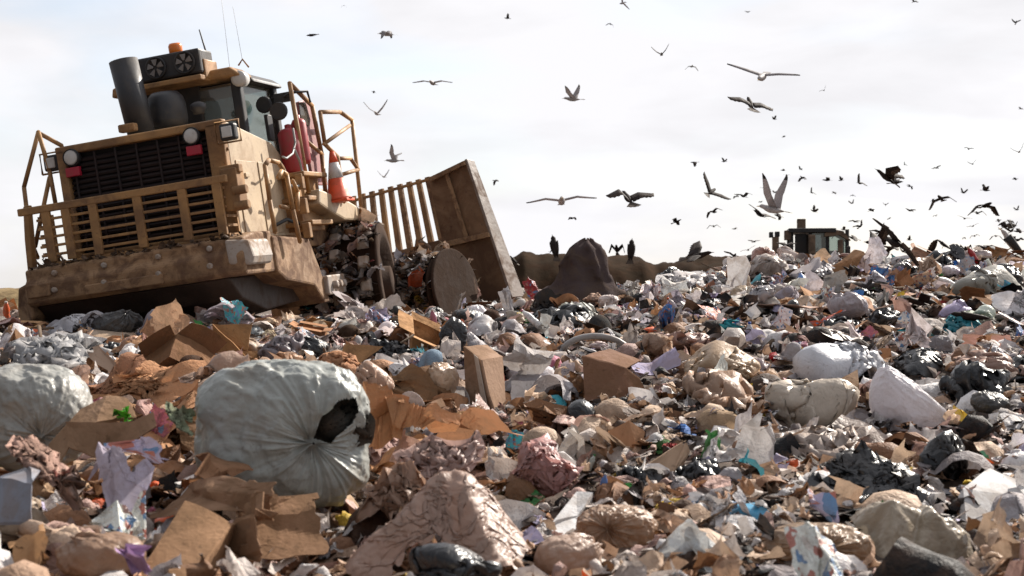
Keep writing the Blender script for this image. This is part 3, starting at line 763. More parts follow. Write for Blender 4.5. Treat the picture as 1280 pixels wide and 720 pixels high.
b = MB(); b.lathe([(.10, -.03), (.12, 0), (.01, .03)], 16, 'y', B(330, 131, .95)); b.box(B(337, 160, 1.0), (.05, .18, .35)); part(b, 'side_mirror', blk, bevel=.01)
# fender tray with the cone
# front frame
MF = pose(38, 3, 10.5, 600, 300, 22.4); TF = tracer(MF); FL = MR.inverted() @ MF
def G(px, py, y=0.): return TF(px, py, 1, y)
pl = [G(*q) for q in ((535, 222), (583, 199), (640, 372), (600, 392), (560, 396), (440, 420), (380, 420), (360, 345), (487, 316), (552, 299))]
b = MB(); b.prism(pl, (0, .10, 0)); blade = b.build('blade', bladem, root, .01, M=FL)
b = MB(); e = [G(583, 199), G(640, 372)]; b.prism([e[0] + Vector((-.02, -.03, 0)), e[0] + Vector((-.02, .16, -.03)), e[1] + Vector((-.02, .30, 0)), e[1] + Vector((-.02, -.03, 0))], (.05, 0, 0)); b.build('blade_end_plate', endm, root, .01, M=FL)
b = MB(); p, q = G(557, 216, -.01), G(582, 300, -.01)
b.prism([G(*v, -.012) for v in ((539, 222), (582, 201), (584, 206), (541, 227))], (0, -.06, 0)); b.prism([G(*v, -.012) for v in ((553, 303), (612, 290), (614, 296), (555, 310))], (0, -.05, 0))
b.prism([G(*v, -.012) for v in ((556, 215), (560, 213), (586, 296), (582, 298))], (0, -.03, 0)); b.build('blade_rib', rust, root, .006, M=FL)
b = MB(); b.prism([G(*v) for v in ((350, 275), (537, 222), (538, 225), (350, 278))], (0, .06, 0)); b.build('screen_top_rail', ym, root, .005, M=FL)
for i in range(15):
    tx = 533.5 - i * 11.6; ty = 222 + i * 3.0; bx_ = 552 - i * 13.2; by = 299 + i * 3.4
    b = MB(); b.prism([G(*v, .01) for v in ((tx - 3, ty), (tx + 2.2, ty - 1.5), (bx_ + 2.2, by), (bx_ - 4, by + 3))], (0, .05, 0)); b.build('screen_bar', ym if i % 3 else rust, root, .005, M=FL)
# front wheel
WF = TF(566, 362, 0, 0.0)
wfx = TF(566, 362, 1, -1.35)
wheel_parts(FL, wfx.x - 1.05, wfx.x, wfx.y, wfx.z, .52, seed=3, n_cleat=14)
b = MB(); b.lathe([(.62, 0), (.62, .04), (.60, .045), (.01, .046)], 48, 'x', (wfx.x + .03, wfx.y, wfx.z))
for f_ in b.bm.faces: f_.smooth = False
b.build('wheel_cover', coverm, root, .008, M=FL @ Matrix.Translation((wfx.x, wfx.y, 0)) @ Matrix.Rotation(R(8), 4, 'Z') @ Matrix.Translation((-wfx.x, -wfx.y, 0)))
b = MB(); b.box((wfx.x - 1.9, wfx.y + .1, wfx.z + .35), (1.6, 2.6, .8)); b.build('front_frame', rust, root, .03, M=FL)
b = MB()
for x in (wfx.x - 1.3, wfx.x - 2.6): b.tube([(x, wfx.y - .6, wfx.z + .1), (x, -.05, wfx.z - .2)], .12, 12)
b.build('push_arm', rust, root, M=FL)
# traffic cone carried on the locker: a thing of its own
cr = empty('traffic_cone'); q = TR(424, 251, 0, 1.62); cr.matrix_world = MR @ Matrix.Translation(q)
tag(cr, 'orange traffic cone with a grey collar standing on the side locker of the yellow compactor', 'traffic cone')
hC = (TR(413, 190, 0, 1.62) - q).length
b = MB(); b.lathe([(.19, .02), (.15, .05), (.108, hC*.45), (.10, hC*.46)], 24, 'z'); b.build('cone_body', conem, cr)
b = MB(); b.lathe([(.106, hC*.46), (.066, hC*.78)], 24, 'z'); b.build('reflective_collar', conew, cr)
b = MB(); b.lathe([(.066, hC*.78), (.035, hC), (.0, hC)], 24, 'z'); b.build('cone_tip', conem, cr)
b = MB(); b.box((0, 0, .0), (.34, .34, .04)); b.build('cone_base', conem, cr, .01)

# ------------------------------------------------------------------ far machine seen over the crest
drab = mat('faded_machine_paint', (.20, .13, .08), rough=.6, dirt=.7, dirtcol=(.06, .045, .035))
D2 = 47.
far = empty('landfill_compactor', at(1020, 330, D2)); far.rotation_euler = (0, 0, R(-8))
tag(far, 'small distant tractor cab and smokestack showing above the crest on the right, behind the rubbish', 'compactor')
s2 = D2 / FPX
def F2(x0, y0, x1, y1, ya, yb, name, m, bev=.02, shear=0):
    X0, X1 = (x0 - 1020) * s2, (x1 - 1020) * s2; Z0, Z1 = (330 - y1) * s2, (330 - y0) * s2
    b = MB(); b.box(((X0+X1)/2, (ya+yb)/2, (Z0+Z1)/2), (X1-X0, yb-ya, Z1-Z0)); return b.build(name, m, far, bev)
F2(940, 322, 1075, 372, -1.4, 3.2, 'body', drab, .05)
fr = MB()
for x in (990, 1013, 1034, 1058):
    for y in (0, 1.7):
        fr.box(((x-1020)*s2, y, (330-306)*s2), (.12, .12, 38*s2))
fr.box(((1001-1020)*s2, .0, (330-310)*s2), (14*s2, .06, 36*s2)); fr.box(((1025-1020)*s2, 1.7, (330-318)*s2), (60*s2, .08, 12*s2))
fr.box(((1024-1020)*s2, 1.7, (330-324)*s2), (72*s2, .14, .14)); fr.box(((1024-1020)*s2, 0, (330-324.5)*s2), (72*s2, .14, .14)); fr.box(((990-1020)*s2, .85, (330-324.2)*s2), (.10, 1.8, .1))
fr.build('cab_frame', blk, far)
F2(986, 285.5, 1044, 291, -.25, 1.95, 'cab_roof', blk); 
b = MB(); b.prism([((x-1020)*s2, -.2, (330-y)*s2) for x, y in ((1040, 287), (1052, 289), (1062, 301), (1058, 300), (1048, 294), (1030, 296), (1030, 292))], (0, 1.6, 0)); b.build('sun_visor', drab, far)
F2(1014, 291, 1034, 322, -.02, .01, 'rear_window', glassd); F2(1035, 293, 1057, 322, -.02, .01, 'rear_window', glass)
F2(997.5, 273, 1008, 287, .2, .5, 'exhaust_stack', drab); F2(1010, 294, 1018, 318, -.5, -.2, 'lift_cylinder', drab); F2(1046, 300, 1052, 325, -.3, -.1, 'grab_post', drab); F2(1056, 308, 1061, 326, -.3, -.1, 'grab_post', blk)
F2(981, 288, 989, 300, -.2, .2, 'work_light', drab); F2(966, 296, 974, 320, -.3, .1, 'lamp_post', drab); F2(962, 290, 967, 297, -.3, 0, 'lamp', blk); F2(969, 289.5, 975, 296, -.3, 0, 'lamp', blk)
# ------------------------------------------------------------------ birds
m_dark = mat('dark_plumage', (.020, .013, .011), rough=.7, spec=.2, dirt=.4, dirtcol=(.045, .030, .022), dscale=9, bump=.2, bscale=40, trans=.04)
m_white = mat('white_plumage', (.50, .47, .46), rough=.6, dirt=.3, dirtcol=(.30, .27, .26), dscale=6, trans=.25)
m_wing = mat('grey_wing', (.42, .39, .39), rough=.6, dirt=.4, dirtcol=(.28, .25, .25), dscale=6, trans=.45)
m_tip = mat('black_wingtip', (.02, .02, .02), rough=.6, dirt=.2, trans=.1)
m_fray = mat('pale_brown_feathers', (.10, .07, .05), rough=.7, dirt=.5, dirtcol=(.05, .035, .03), dscale=20, trans=.3)
m_bill = mat('yellow_bill', (.55, .35, .08), rough=.4, dirt=.1)
def bird_mesh(kind, wl, wr, tail=.35, legs=False, folded=False, sweep=.15, fing=True):
    """unit wingspan; forward +Y, up +Z. wl, wr: (inner dihedral, outer dihedral, sweep) in degrees"""
    bm = bmesh.new()
    gull = kind == 'gull'
    def loft(rings, n=10, mi=0):
        R_ = []
        for (y, z, rx, rz) in rings:
            R_.append([bm.verts.new((math.cos(2*math.pi*k/n)*rx, y, z + math.sin(2*math.pi*k/n)*rz)) for k in range(n)])
        for a, b in zip(R_, R_[1:]):
            for k in range(n):
                f = bm.faces.new((a[k], a[(k+1) % n], b[(k+1) % n], b[k])); f.smooth = True; f.material_index = mi
        for r in (R_[0], R_[-1]): f = bm.faces.new(r); f.material_index = mi
    if gull: body = [(-.20, .0, .008, .006), (-.15, 0, .028, .020), (-.05, -.005, .050, .045), (.05, 0, .052, .052), (.12, .008, .040, .042), (.165, .018, .030, .032), (.20, .022, .030, .031), (.235, .020, .018, .018), (.245, .018, .009, .009)]
    else: body = [(-.22, .0, .010, .006), (-.15, 0, .032, .022), (-.05, -.005, .058, .052), (.05, 0, .062, .060), (.13, .008, .046, .046), (.18, .018, .037, .038), (.22, .020, .036, .036), (.26, .018, .018, .018), (.272, .015, .011, .012)]
    loft(body)
    y0 = body[-1][0]; loft([(y0 - .005, .016, .009, .009), (y0 + .02, .013, .007, .007), (y0 + .055, .006, .002, .002)], 6, 3)
    # tail fan
    n = 9; sp = tail; L_ = .20 if not gull else .16; prev = None
    base = -.17
    top = []; 
    for i in range(n):
        a = (i/(n-1) - .5) * 2 * sp
        notch = .012 if i % 2 else 0
        top.append((math.sin(a) * (L_ - notch) * 1.1 , base - math.cos(a) * (L_ - notch)))
    for zz in (.003, -.003):
        vb = [bm.verts.new((-.016, base + .02, zz)), bm.verts.new((.016, base + .02, zz))]
        vt = [bm.verts.new((x, y, zz)) for x, y in top]
        f = bm.faces.new([vb[1]] + vt[::-1] + [vb[0]] if zz > 0 else [vb[0]] + vt + [vb[1]]); f.material_index = 0 if gull else 4
    # wings
    def wing(side, d1, d2, sw):
        n = 12; stations = []
        p = Vector((.03, .045, .02)); half = .5
        for i in range(n + 1):
            t = i / n
            di = d1 if t < .42 else d2
            k = R(sw) * (0.3 if t < .42 else 1.) ; fwd = math.sin(R(14) if t < .42 else -k)
            if i > 0: p = p + Vector((math.cos(R(di)) * half/n, fwd * half / n, math.sin(R(di)) * half/n))
            ch = (np.interp(t, [0, .3, .5, .8, .95, 1], [.15, .145, .135, .085, .04, .008]) if gull else np.interp(t, [0, .3, .5, .8, .95, 1], [.24, .235, .225, .18, .11, .03]))
            jag = 0 if gull else (.022 if i % 2 else -.006) * (1 if t > .35 else .5)
            stations.append((p.copy(), ch + jag, t, di))
        rows = []
        for (q, ch, t, di) in stations:
            nrm = Vector((-math.sin(R(di)), 0, math.cos(R(di)))); row = []
            for c, th in ((0, 0.0), (.18, .012), (.55, .008), (1., 0.001)):
                v = q + Vector((0, -c * ch, 0)) + nrm * (th * (1 - .6*t) + .01 * math.sin(c*math.pi))
                row.append((v, nrm, th * (1 - .6*t) + .0025))
            rows.append(row)
        top = [[bm.verts.new((v.x * side, v.y, v.z)) for v, nr, th in r] for r in rows]
        bot = [[bm.verts.new(((v - nr * th).x * side, (v - nr*th).y, (v - nr*th).z)) for v, nr, th in r] for r in rows]
        for i in range(n):
            for j in range(3):
                mi = (2 if gull and i > n - 3 else 1 if gull else (4 if j == 2 and i > 3 else 0))
                for T in (top, bot):
                    f = bm.faces.new((T[i][j], T[i+1][j], T[i+1][j+1], T[i][j+1])); f.smooth = True; f.material_index = mi
            for j in (0, 3):
                f = bm.faces.new((top[i][j], top[i+1][j], bot[i+1][j], bot[i][j])); f.material_index = 1 if gull else 0
        for i in (0, n):
            for j in range(3): f = bm.faces.new((top[i][j], top[i][j+1], bot[i][j+1], bot[i][j])); f.material_index = 1 if gull else 0
    if not folded:
        wing(-1, *wl); wing(1, *wr)
    else:
        for s in (-1, 1):       # folded wings laid along the flanks
            n = 8; R_ = []
            for i in range(n):
                t = i/(n-1); y = .13 - t * .40; w_ = .020 * math.sin(math.pi * min(1, t*.9 + .1)) + .004; h = .050 * (1 - t) ** .5 + .008
                R_.append([bm.verts.new((s * (.046 * (1 - t*.6)) + math.cos(a) * w_, y, .012 * (1-t) + math.sin(a) * h)) for a in [2*math.pi*k/8 for k in range(8)]])
            for a, b in zip(R_, R_[1:]):
                for k in range(8):
                    f = bm.faces.new((a[k], a[(k+1) % 8], b[(k+1) % 8], b[k])); f.smooth = True; f.material_index = (1 if i < 6 else 2) if gull else 0
            for r in (R_[0], R_[-1]): bm.faces.new(r).material_index = 1 if gull else 0
    if legs:
        for s in (-1, 1):
            loftv = [(-.02, -.04), (-.005, -.10), (-.02, -.155)]
            pr = None
            for (y, z) in loftv:
                ring = [bm.verts.new((s*.02 + math.cos(a)*.006, y + math.sin(a)*.006, z)) for a in [2*math.pi*k/5 for k in range(5)]]
                if pr:
                    for k in range(5): bm.faces.new((pr[k], pr[(k+1) % 5], ring[(k+1) % 5], ring[k])).material_index = 3 if gull else 0
                pr = ring
            for dx in (-.02, 0, .02):
                a = bm.verts.new((s*.02, -.02, -.152)); b = bm.verts.new((s*.02 + dx - .004, .02, -.158)); c = bm.verts.new((s*.02 + dx + .004, .02, -.158)); bm.faces.new((a, b, c)).material_index = 3 if gull else 0
    bmesh.ops.recalc_face_normals(bm, faces=bm.faces)
    me = bpy.data.meshes.new('bird'); bm.to_mesh(me); bm.free()
    for m in ((m_white, m_wing, m_tip, m_bill, m_white) if gull else (m_dark, m_dark, m_dark, m_dark, m_fray)): me.materials.append(m)
    return me
BM = {}
def bm_get(key, *a, **k):
    if key not in BM: BM[key] = bird_mesh(*a, **k)
    return BM[key]
# poses: wing dihedrals (inner, outer, sweep)
POSE = {
 'V': ((38, 52, 12), (38, 52, 12)), 'Vl': ((35, 25, 20), (40, 58, 10)), 'flat': ((8, -8, 12), (8, -8, 12)), 'glide': ((12, 2, 10), (18, 8, 25)),
 'droop': ((18, -45, 12), (18, -45, 12)), 'down': ((-12, -50, 15), (-12, -50, 15)), 'arch': ((48, -10, 20), (10, -6, 15)), 'up': ((70, 80, 15), (60, 78, 10)),
 'one': ((75, 88, 10), (-10, -25, 25)), 'M': ((35, -35, 20), (35, -35, 20)), 'steep': ((62, 40, 30), (55, 30, 30)),  'swept': ((30, 30, 50), (40, 30, 50)), 'Vm': ((25, 28, 10), (25, 25, 15)), 'oneL': ((55, 60, 5), (75, 85, 20)), 'half': ((50, -75, 25), (50, -75, 25)), 'fold': ((0, 0, 0), (0, 0, 0))}
BIRDS = []
def bird(kind, px, py, span_px, posek, yaw=0, pitch=0, roll=0, span=None, label=None, tail=.35, group=None, name=None, d=None, legs=False):
    gull = kind == 'gull'
    sp = span or (1.15 if gull else .85)
    me = bm_get((gull, posek, tail, legs), 'gull' if gull else 'dark', *POSE[posek], tail=tail, legs=legs, folded=posek == 'fold')
    o = link(name or kind, me); dd = d or sp / span_px * FPX
    o.location = at(px, py, dd); o.scale = (sp,) * 3
    o.rotation_euler = (R(pitch), R(roll), R(yaw)); o.rotation_mode = 'XYZ'
    tag(o, label, kind, group); BIRDS.append((o, px, py)); return o
GF, DF = 'gulls flying over the refuse heap', 'dark birds flying over the refuse heap'
def q(*a, **k): return bird(*a, **k)
# yaw 0 = flying away from the camera, 90 = flying left, -90 = flying right
q('gull', 716, 124, 52, 'Vl', 60, 5, 0, label='pale gull with both wings raised in a V, alone in the upper middle sky', group=GF)
q('gull', 953, 96, 90, 'glide', 160, -20, -8, label='large pale gull gliding with long spread wings, above the dark bird with a fanned tail', group=GF)
q('crow', 938, 130, 60, 'flat', 15, 35, 12, tail=.8, label='dark bird with a fanned tail flying just below the large pale gull', group=DF)
q('crow', 785, 248, 66, 'arch', 15, 30, -8, tail=.75, label='dark bird with one arched wing and fanned tail, alone over the middle of the heap', group=DF)
q('gull', 702, 252, 84, 'flat', 180, 5, 4, label='white gull flying straight at the viewer with thin flat wings, right of the raised blade', group=GF)
q('crow', 889, 240, 50, 'Vm', -10, 25, 45, tail=.5, label='dark bird banking with one wing straight up, left of the big white-winged gull', group=DF)
q('gull', 966, 262, 92, 'oneL', 40, 10, 8, label='big gull with one long white wing raised steeply, above the distant cab', group=GF)
q('crow', 950, 268, 46, 'glide', 40, 25, 20, tail=.8, label='dark bird with spread tail right in front of the big white-winged gull', group=DF)
q('crow', 1108, 222, 58, 'swept', 70, 38, 10, tail=.45, label='largest dark bird high on the right, flying left with its wing thrust right', group=DF)
q('crow', 1176, 248, 42, 'down', 150, 10, 15, tail=.5, label='dark bird with downbeating wings, left of its near twin on the far right', group=DF)
q('crow', 1232, 257, 46, 'down', -165, 8, -5, tail=.4, label='dark bird with wings drooping to both sides, lowest on the far right sky', group=DF)
q('crow', 1119, 304, 86, 'flat', 25, 15, 40, tail=.5, label='large dark bird taking off steeply from the crest right of the distant cab', group=DF)
q('crow', 1096, 306, 56, 'V', 100, 10, 10, tail=.4, label='dark bird behind the large one taking off from the crest', group=DF)
q('crow', 1165, 318, 46, 'one', -70, 10, 50, label='dark bird landing on the crest with one thin wing up, right of the distant cab', group=DF)
q('crow', 872, 320, 66, 'glide', -100, 12, 25, tail=.5, label='dark bird with outstretched wing skimming the crest in front of the dirt berm', group=DF)
q('gull', 492, 201, 44, 'steep', 70, 0, 10, label='grey and white gull flapping left of the slatted top of the blade', group=GF)
q('gull', 484, 43, 44, 'droop', 75, 5, -10, label='pale gull with drooping wings, topmost of those left of the middle', group=GF)
q('gull', 541, 104, 50, 'flat', 165, 0, -2, label='thin pale gull seen head on with level wings, right of the yellow machine cab', group=GF)
q('gull', 471, 142, 42, 'V', 170, 0, 5, label='small pale gull with wings in a wide V beside the handrails of the machine', group=GF)
q('gull', 480, 221, 22, 'V', 160, 0, 5, label='tiny pale gull just below the grey and white flapping gull', group=GF)
q('gull', 1274, 190, 24, 'V', 170, 0, 20, label='faint pale gull at the right edge of the sky', group=GF)
q('gull', 778, 4, 24, 'one', 30, 0, 20, label='gull cut by the top edge with one grey wingtip hanging down', group=GF)
q('crow', 390, 44, 26, 'fold', 75, -5, 0, span=.45, label='dark bird with wings closed, alone above the handrails of the machine', group=DF)
small = [(430, 7, 9), (467, 115, 9), (634, 23, 13), (619, 226, 14), (763, 30, 13), (827, 68, 30), (865, 83, 20), (935, 15, 11), (1143, 2, 13), (1270, 28, 14), (1030, 113, 12), (968, 149, 12), (980, 171, 9), (1276, 136, 10), (868, 203, 17),
         (905, 202, 13), (715, 273, 17), (846, 277, 22), (892, 283, 20), (943, 302, 18), (979, 213, 12), (1003, 222, 16), (1015, 241, 14), (1043, 241, 10), (1066, 244, 8), (1075, 229, 24), (1107, 256, 9), (1137, 263, 20), (1170, 210, 14),
         (1211, 186, 13), (1216, 205, 14), (1137, 233, 13), (1232, 238, 20), (1245, 295, 20), (1262, 276, 11), (1017, 264, 17), (1131, 206, 8), (1137, 300, 12), (1205, 297, 8), (957, 236, 14), (1020, 312, 9)]
rb = random.Random(5)
for k in range(52): small.append((rb.uniform(1040, 1278) if k % 3 else rb.uniform(860, 1060), rb.uniform(205, 318) if k % 2 else rb.uniform(262, 322), rb.choice((9, 12, 15, 20, 27, 32))))
for i, (px, py, s) in enumerate(small):
    k = ['V', 'flat', 'droop', 'M', 'down', 'glide', 'arch', 'Vl', 'one'][rb.randrange(9)]
    pose_w = {'V': 'wings up in a V', 'flat': 'level wings', 'droop': 'wings arched down', 'M': 'wings bent in an M', 'down': 'wings on the downbeat', 'glide': 'gliding wings', 'arch': 'one arched wing', 'Vl': 'uneven raised wings', 'one': 'one wing up'}[k]
    bird('starling', px, py, s, k, rb.uniform(-180, 180), rb.uniform(-5, 25), rb.uniform(-25, 25), span=.50, tail=.35, group='small dark birds scattered across the sky')
    BIRDS[-1][0]['_pose'] = pose_w
# perched on the berm and the crest
def perch(kind, px, py, hpx, d, yaw, pitch, label, posek='fold', sp=None, roll=0):
    gull = kind == 'gull'
    scale = hpx / FPX * d / (.36 if pitch > 35 else .28) * (.6 if posek == 'half' else 1)
    me = bm_get((gull, posek, .3, True), 'gull' if gull else 'dark', *POSE[posek], tail=.3, legs=True, folded=posek == 'fold')
    o = link(kind, me); o.location = at(px, py, d); o.scale = (scale * (1.6 if pitch > 50 else 1.15),  scale, scale * (1.4 if pitch > 50 else 1)); o.rotation_euler = (R(pitch), R(roll), R(yaw))
    tag(o, label, kind, 'birds standing on the heap'); BIRDS.append((o, px, py)); return o
perch('crow', 693, 309, 20, 39, 20, 62, 'upright dark bird alone on the dirt berm, left of the pointed dark sheet')
perch('crow', 771, 312, 17, 39, 170, 30, 'dark bird holding its wings half open on the dirt berm, left of its neighbour', 'half')
perch('crow', 789, 313, 19, 39, -15, 64, 'upright dark bird on the dirt berm, right of the one with half open wings')
perch('crow', 642, 325, 10, 40.5, 60, 40, 'dark bird low on the berm beside the blade edge')
perch('gull', 1266, 306, 34, 24.5, 80, 50, 'white gull standing upright on the crest at the far right')
for (px, py, h, yaw, pitch, pk, lab) in (
    (672, 356, 16, 120, 45, 'V', 'dark bird flapping on the rubbish left of the pointed dark sheet'),
    (1064, 340, 20, 60, 30, 'half', 'dark bird with hunched open wings on a grey sack by the distant cab'),
    (1085, 358, 15, -40, 35, 'glide', 'dark bird with spread wings below the large one taking off'),
    (1130, 352, 24, -70, 20, 'fold', 'dark bird pecking beside the orange and white wrapping on the crest'),
    (1148, 378, 17, 100, 15, 'arch', 'dark bird with pale underwing spread over the black bags, right of middle'),
    (1213, 396, 24, 65, 5, 'fold', 'dark bird standing on the teal bag'),
    (1205, 376, 22, 55, 10, 'fold', 'dark bird with its head down, just above the teal bag'),
    (1062, 386, 15, -80, 15, 'glide', 'dark bird with one pale wing on the rubbish below the distant cab'),
    (1235, 312, 15, 80, 15, 'glide', 'dark bird with wings out beside the standing gull'),
    (1207, 312, 15, 160, 20, 'half', 'dark bird with arched wings on the crest, left of the standing gull'),
    (1180, 306, 10, 60, 35, 'fold', 'small dark bird perched on the crest tip between two larger ones'),
    (1125, 425, 16, 20, 55, 'V', 'dark bird climbing with raised wings beside the white and blue bags'),
    (1015, 345, 16, 80, 10, 'fold', 'small dark bird on the pale sack below the distant cab'),
    (952, 327, 14, 80, 10, 'fold', 'small dark bird on the crest left of the distant cab'),
    (868, 345, 16, -80, 10, 'fold', 'small dark bird on white plastic at the middle of the crest')):
    perch('crow', px, py, h, max(hit(px, py + 10) - .6, 8), yaw, pitch, lab, pk)
# ------------------------------------------------------------------ refuse: materials
m_film = mat('plastic_film', src='object', rough=.42, spec=.5, trans=.38, dirt=.32, dirtcol=(.28, .19, .13), dscale=3.2, bump=.05, bscale=22, crease=.22, cscale=5.5, var=.2, dedge=(.48, .66))
m_sack = mat('sack_plastic', src='object', rough=.38, spec=.5, trans=.15, dirt=.45, dirtcol=(.18, .13, .09), dscale=2.6, bump=.04, bscale=24, crease=.18, cscale=5., var=.15, dedge=(.5, .68))
m_black = mat('black_plastic', src='object', rough=.32, spec=.6, dirt=.30, dirtcol=(.10, .075, .055), dscale=3, bump=.05, bscale=25, crease=.25, cscale=6, dedge=(.5, .7))
m_paper = mat('paper', src='object', rough=.8, spec=.2, trans=.22, dirt=.42, dirtcol=(.24, .16, .10), dscale=4, bump=.25, bscale=30, crease=.25, cscale=5)
m_print = mat('printed_wrap', src='object', rough=.4, spec=.5, trans=.12, dirt=.4, dirtcol=(.18, .12, .08), dscale=4, bump=.15, bscale=25, crease=.4, cscale=5, pattern=(11., .30))
m_card = mat('cardboard', src='object', rough=.85, spec=.15, dirt=.6, dirtcol=(.13, .075, .04), dscale=2.6, bump=.2, bscale=40, crease=.12, cscale=4, var=.2)
m_cloth = mat('cloth', src='object', rough=.95, spec=.1, trans=.08, dirt=.6, dirtcol=(.10, .07, .05), dscale=4, bump=.5, bscale=70, crease=.15)
m_hard = mat('hard_plastic', src='object', rough=.35, spec=.5, dirt=.45, dirtcol=(.18, .12, .08), dscale=5, bump=.08)
m_foam = mat('foam', src='object', rough=.8, spec=.2, dirt=.4, dirtcol=(.25, .18, .12), dscale=5, bump=.3, bscale=60)
m_tin = mat('tin', src='object', rough=.3, metal=.8, dirt=.6, dirtcol=(.16, .10, .06), dscale=6)
m_wood = mat('grey_wood', (.13, .09, .06), rough=.85, dirt=.6, bump=.5, bscale=30)
m_net = mat('orange_net', (.85, .12, .03), rough=.6, dirt=.3, trans=.2)
m_litter = mat('litter', src='attr', rough=.65, spec=.3, trans=.2, dirt=.42, dirtcol=(.16, .10, .07), dscale=7, bump=.25, bscale=45, crease=.3, cscale=11, var=.3)
PAL = {'white': (.80, .77, .76), 'off white': (.68, .60, .55), 'cream': (.64, .47, .34), 'beige': (.52, .34, .23), 'tan': (.48, .25, .13), 'brown': (.23, .115, .055), 'pinkish beige': (.55, .36, .31),
       'grey': (.30, .27, .275), 'pale grey': (.47, .44, .455), 'lavender': (.46, .42, .58), 'black': (.012, .012, .014), 'dark grey': (.055, .052, .052), 'blue': (.04, .17, .48), 'teal': (.06, .36, .44),
       'red': (.42, .025, .03), 'orange': (.72, .12, .03), 'green': (.05, .26, .07), 'yellow': (.62, .42, .05), 'pink': (.55, .18, .25), 'dark brown': (.07, .038, .024), 'maroon': (.14, .035, .035)}
def jit(c, a=.12):
    k = 1 + random.uniform(-a, a); return tuple(max(0, v * k * (1 + random.uniform(-a, a) * .3)) for v in c) + (1,)

# ------------------------------------------------------------------ prototypes
def dataset(kind, lst): return lst
def nm(VF): return (normalise(VF[0]), VF[1])
BAGS = [nm(make_bag(100 + i, nu=56, nv=34, steps=36, slack=1.50 + .15*(i % 4), elong=1 + .18*(i % 3), squash=.35 + .15*(i % 3), tilt=.15 + .12*i % .5, suck=.010 + .004*(i % 3))) for i in range(7)]
for i in range(3):
    BAGS.insert(i * 3, nm(pleated_sack(50 + i, (math.cos(i*2.3), math.sin(i*2.3), .2 + .3*(i % 3)), (.6, .45 + .05*(i % 3), .30 + .05*(i % 3)), 110, 70, amp=.17, folds=.022, box=2.5)))
LIMP = [nm(make_bag(200 + i, nu=52, nv=32, steps=40, slack=1.50 + .15*(i % 4), contents=[(rng.uniform(-.25, .25), rng.uniform(-.25, .25), .06, rng.uniform(.07, .17)) for _ in range(4)], tilt=.45, neck=bool(i % 2), suck=.007, elong=1.1 + .2*(i % 3))) for i in range(8)]
SHEETS = [nm(make_sheet(300 + i, n=32, comp=.5 + .07*(i % 5), bumps=4 + i % 5, steps=36, aspect=1 + .35*(i % 3), amp=.3 + .1*(i % 3))) for i in range(14)]
RAGS = [nm(make_sheet(340 + i, n=32, comp=.42 + .06*(i % 3), bumps=7, steps=40, aspect=1.3, amp=.4)) for i in range(6)]
def cr(seed, n, folds, k, asp, th, curl=0):
    V, F_ = make_crumple(seed, n, folds, k, asp, curl); V = normalise(V)
    if th: V, F_ = solid(V, F_, n, n, th)
    return V, F_
PAPERS = [cr(400 + i, 15, 7 + i % 9, .45 + .1*(i % 3), 1 + .3*(i % 3), 0) for i in range(14)]
CARDS = [cr(430 + i, 12, [2, 3, 4, 1][i % 4], .35, 1.1 + .5*(i % 3), .014) for i in range(12)]
WADS = [cr(460 + i, 20, 24, 1.0, 1.2, 0) for i in range(6)]
def boxproto(seed):
    g = random.Random(seed); bm_ = MB(); w, d, h = 1, g.uniform(.6, .9), g.uniform(.4, .8); t = .018
    for (c, s) in (((0, -d/2, h/2), (w, t, h)), ((0, d/2, h/2), (w, t, h)), ((-w/2, 0, h/2), (t, d, h)), ((w/2, 0, h/2), (t, d, h)), ((0, 0, t), (w, d, t))): bm_.box(c, s)
    for (c, s, ax, an) in (((0, -d/2 - .12, h + .1), (w*.96, .3, t), 'X', g.uniform(-.9, .2)), ((0, d/2 + .10, h + .1), (w*.96, .3, t), 'X', g.uniform(-.2, .9)), ((-w/2 - .1, 0, h+.08), (.3, d*.95, t), 'Y', g.uniform(-.2, .9)), ((w/2 + .1, 0, h+.08), (.3, d*.95, t), 'Y', g.uniform(-.9, .2))):
        bm_.box(c, s, Matrix.Rotation(an, 3, ax))
    bmesh.ops.subdivide_edges(bm_.bm, edges=bm_.bm.edges[:], cuts=2, use_grid_fill=True)
    sh = (g.uniform(-.4, .4), g.uniform(-.2, .3)); sq = g.uniform(.55, 1)
    co = np.array([v.co[:] for v in bm_.bm.verts]); n1_ = fbm(co[:, 0]*2, co[:, 1]*2, co[:, 2]*2, seed, 2)
    for v, n_ in zip(bm_.bm.verts, n1_): v.co.x += sh[0] * v.co.z + n_*.12; v.co.y += sh[1] * v.co.z + n_*.1; v.co.z *= sq
    bmesh.ops.recalc_face_normals(bm_.bm, faces=bm_.bm.faces)
    me = bpy.data.meshes.new('box'); bm_.bm.to_mesh(me); bm_.bm.free(); return me
def lathe_mesh(name, prof, n=16, dent=0, seed=0, mats=()):
    b = MB(); b.lathe(prof, n)
    if dent:
        co = np.array([v.co[:] for v in b.bm.verts]); d_ = fbm(co[:, 0]*3, co[:, 1]*3, co[:, 2]*4, seed, 2) * dent
        for v, k in zip(b.bm.verts, d_): v.co.x *= 1 + k; v.co.y *= 1 - k*.8; v.co.x += k*.08
    bmesh.ops.recalc_face_normals(b.bm, faces=b.bm.faces)
    me = bpy.data.meshes.new(name); b.bm.to_mesh(me); b.bm.free()
    for m in mats: me.materials.append(m)
    return me
def tomesh(name, VF, m, smooth=True): return mesh_np(name, VF[0], VF[1], smooth=smooth, mats=[m])
def low(VF):
    V = normalise(VF[0]); V[:, 2] *= min(1, .42 / V[:, 2].max()); return V, VF[1]
DRAPES = [low(draped(600 + i, 40, .56 + .05*(i % 3), tuple((rng.uniform(-.35, .35), rng.uniform(-.25, .25), rng.uniform(.15, .42), rng.uniform(.2, .35)) for _ in range(3)), 1.1 + .25*(i % 3), steps=30)) for i in range(6)]
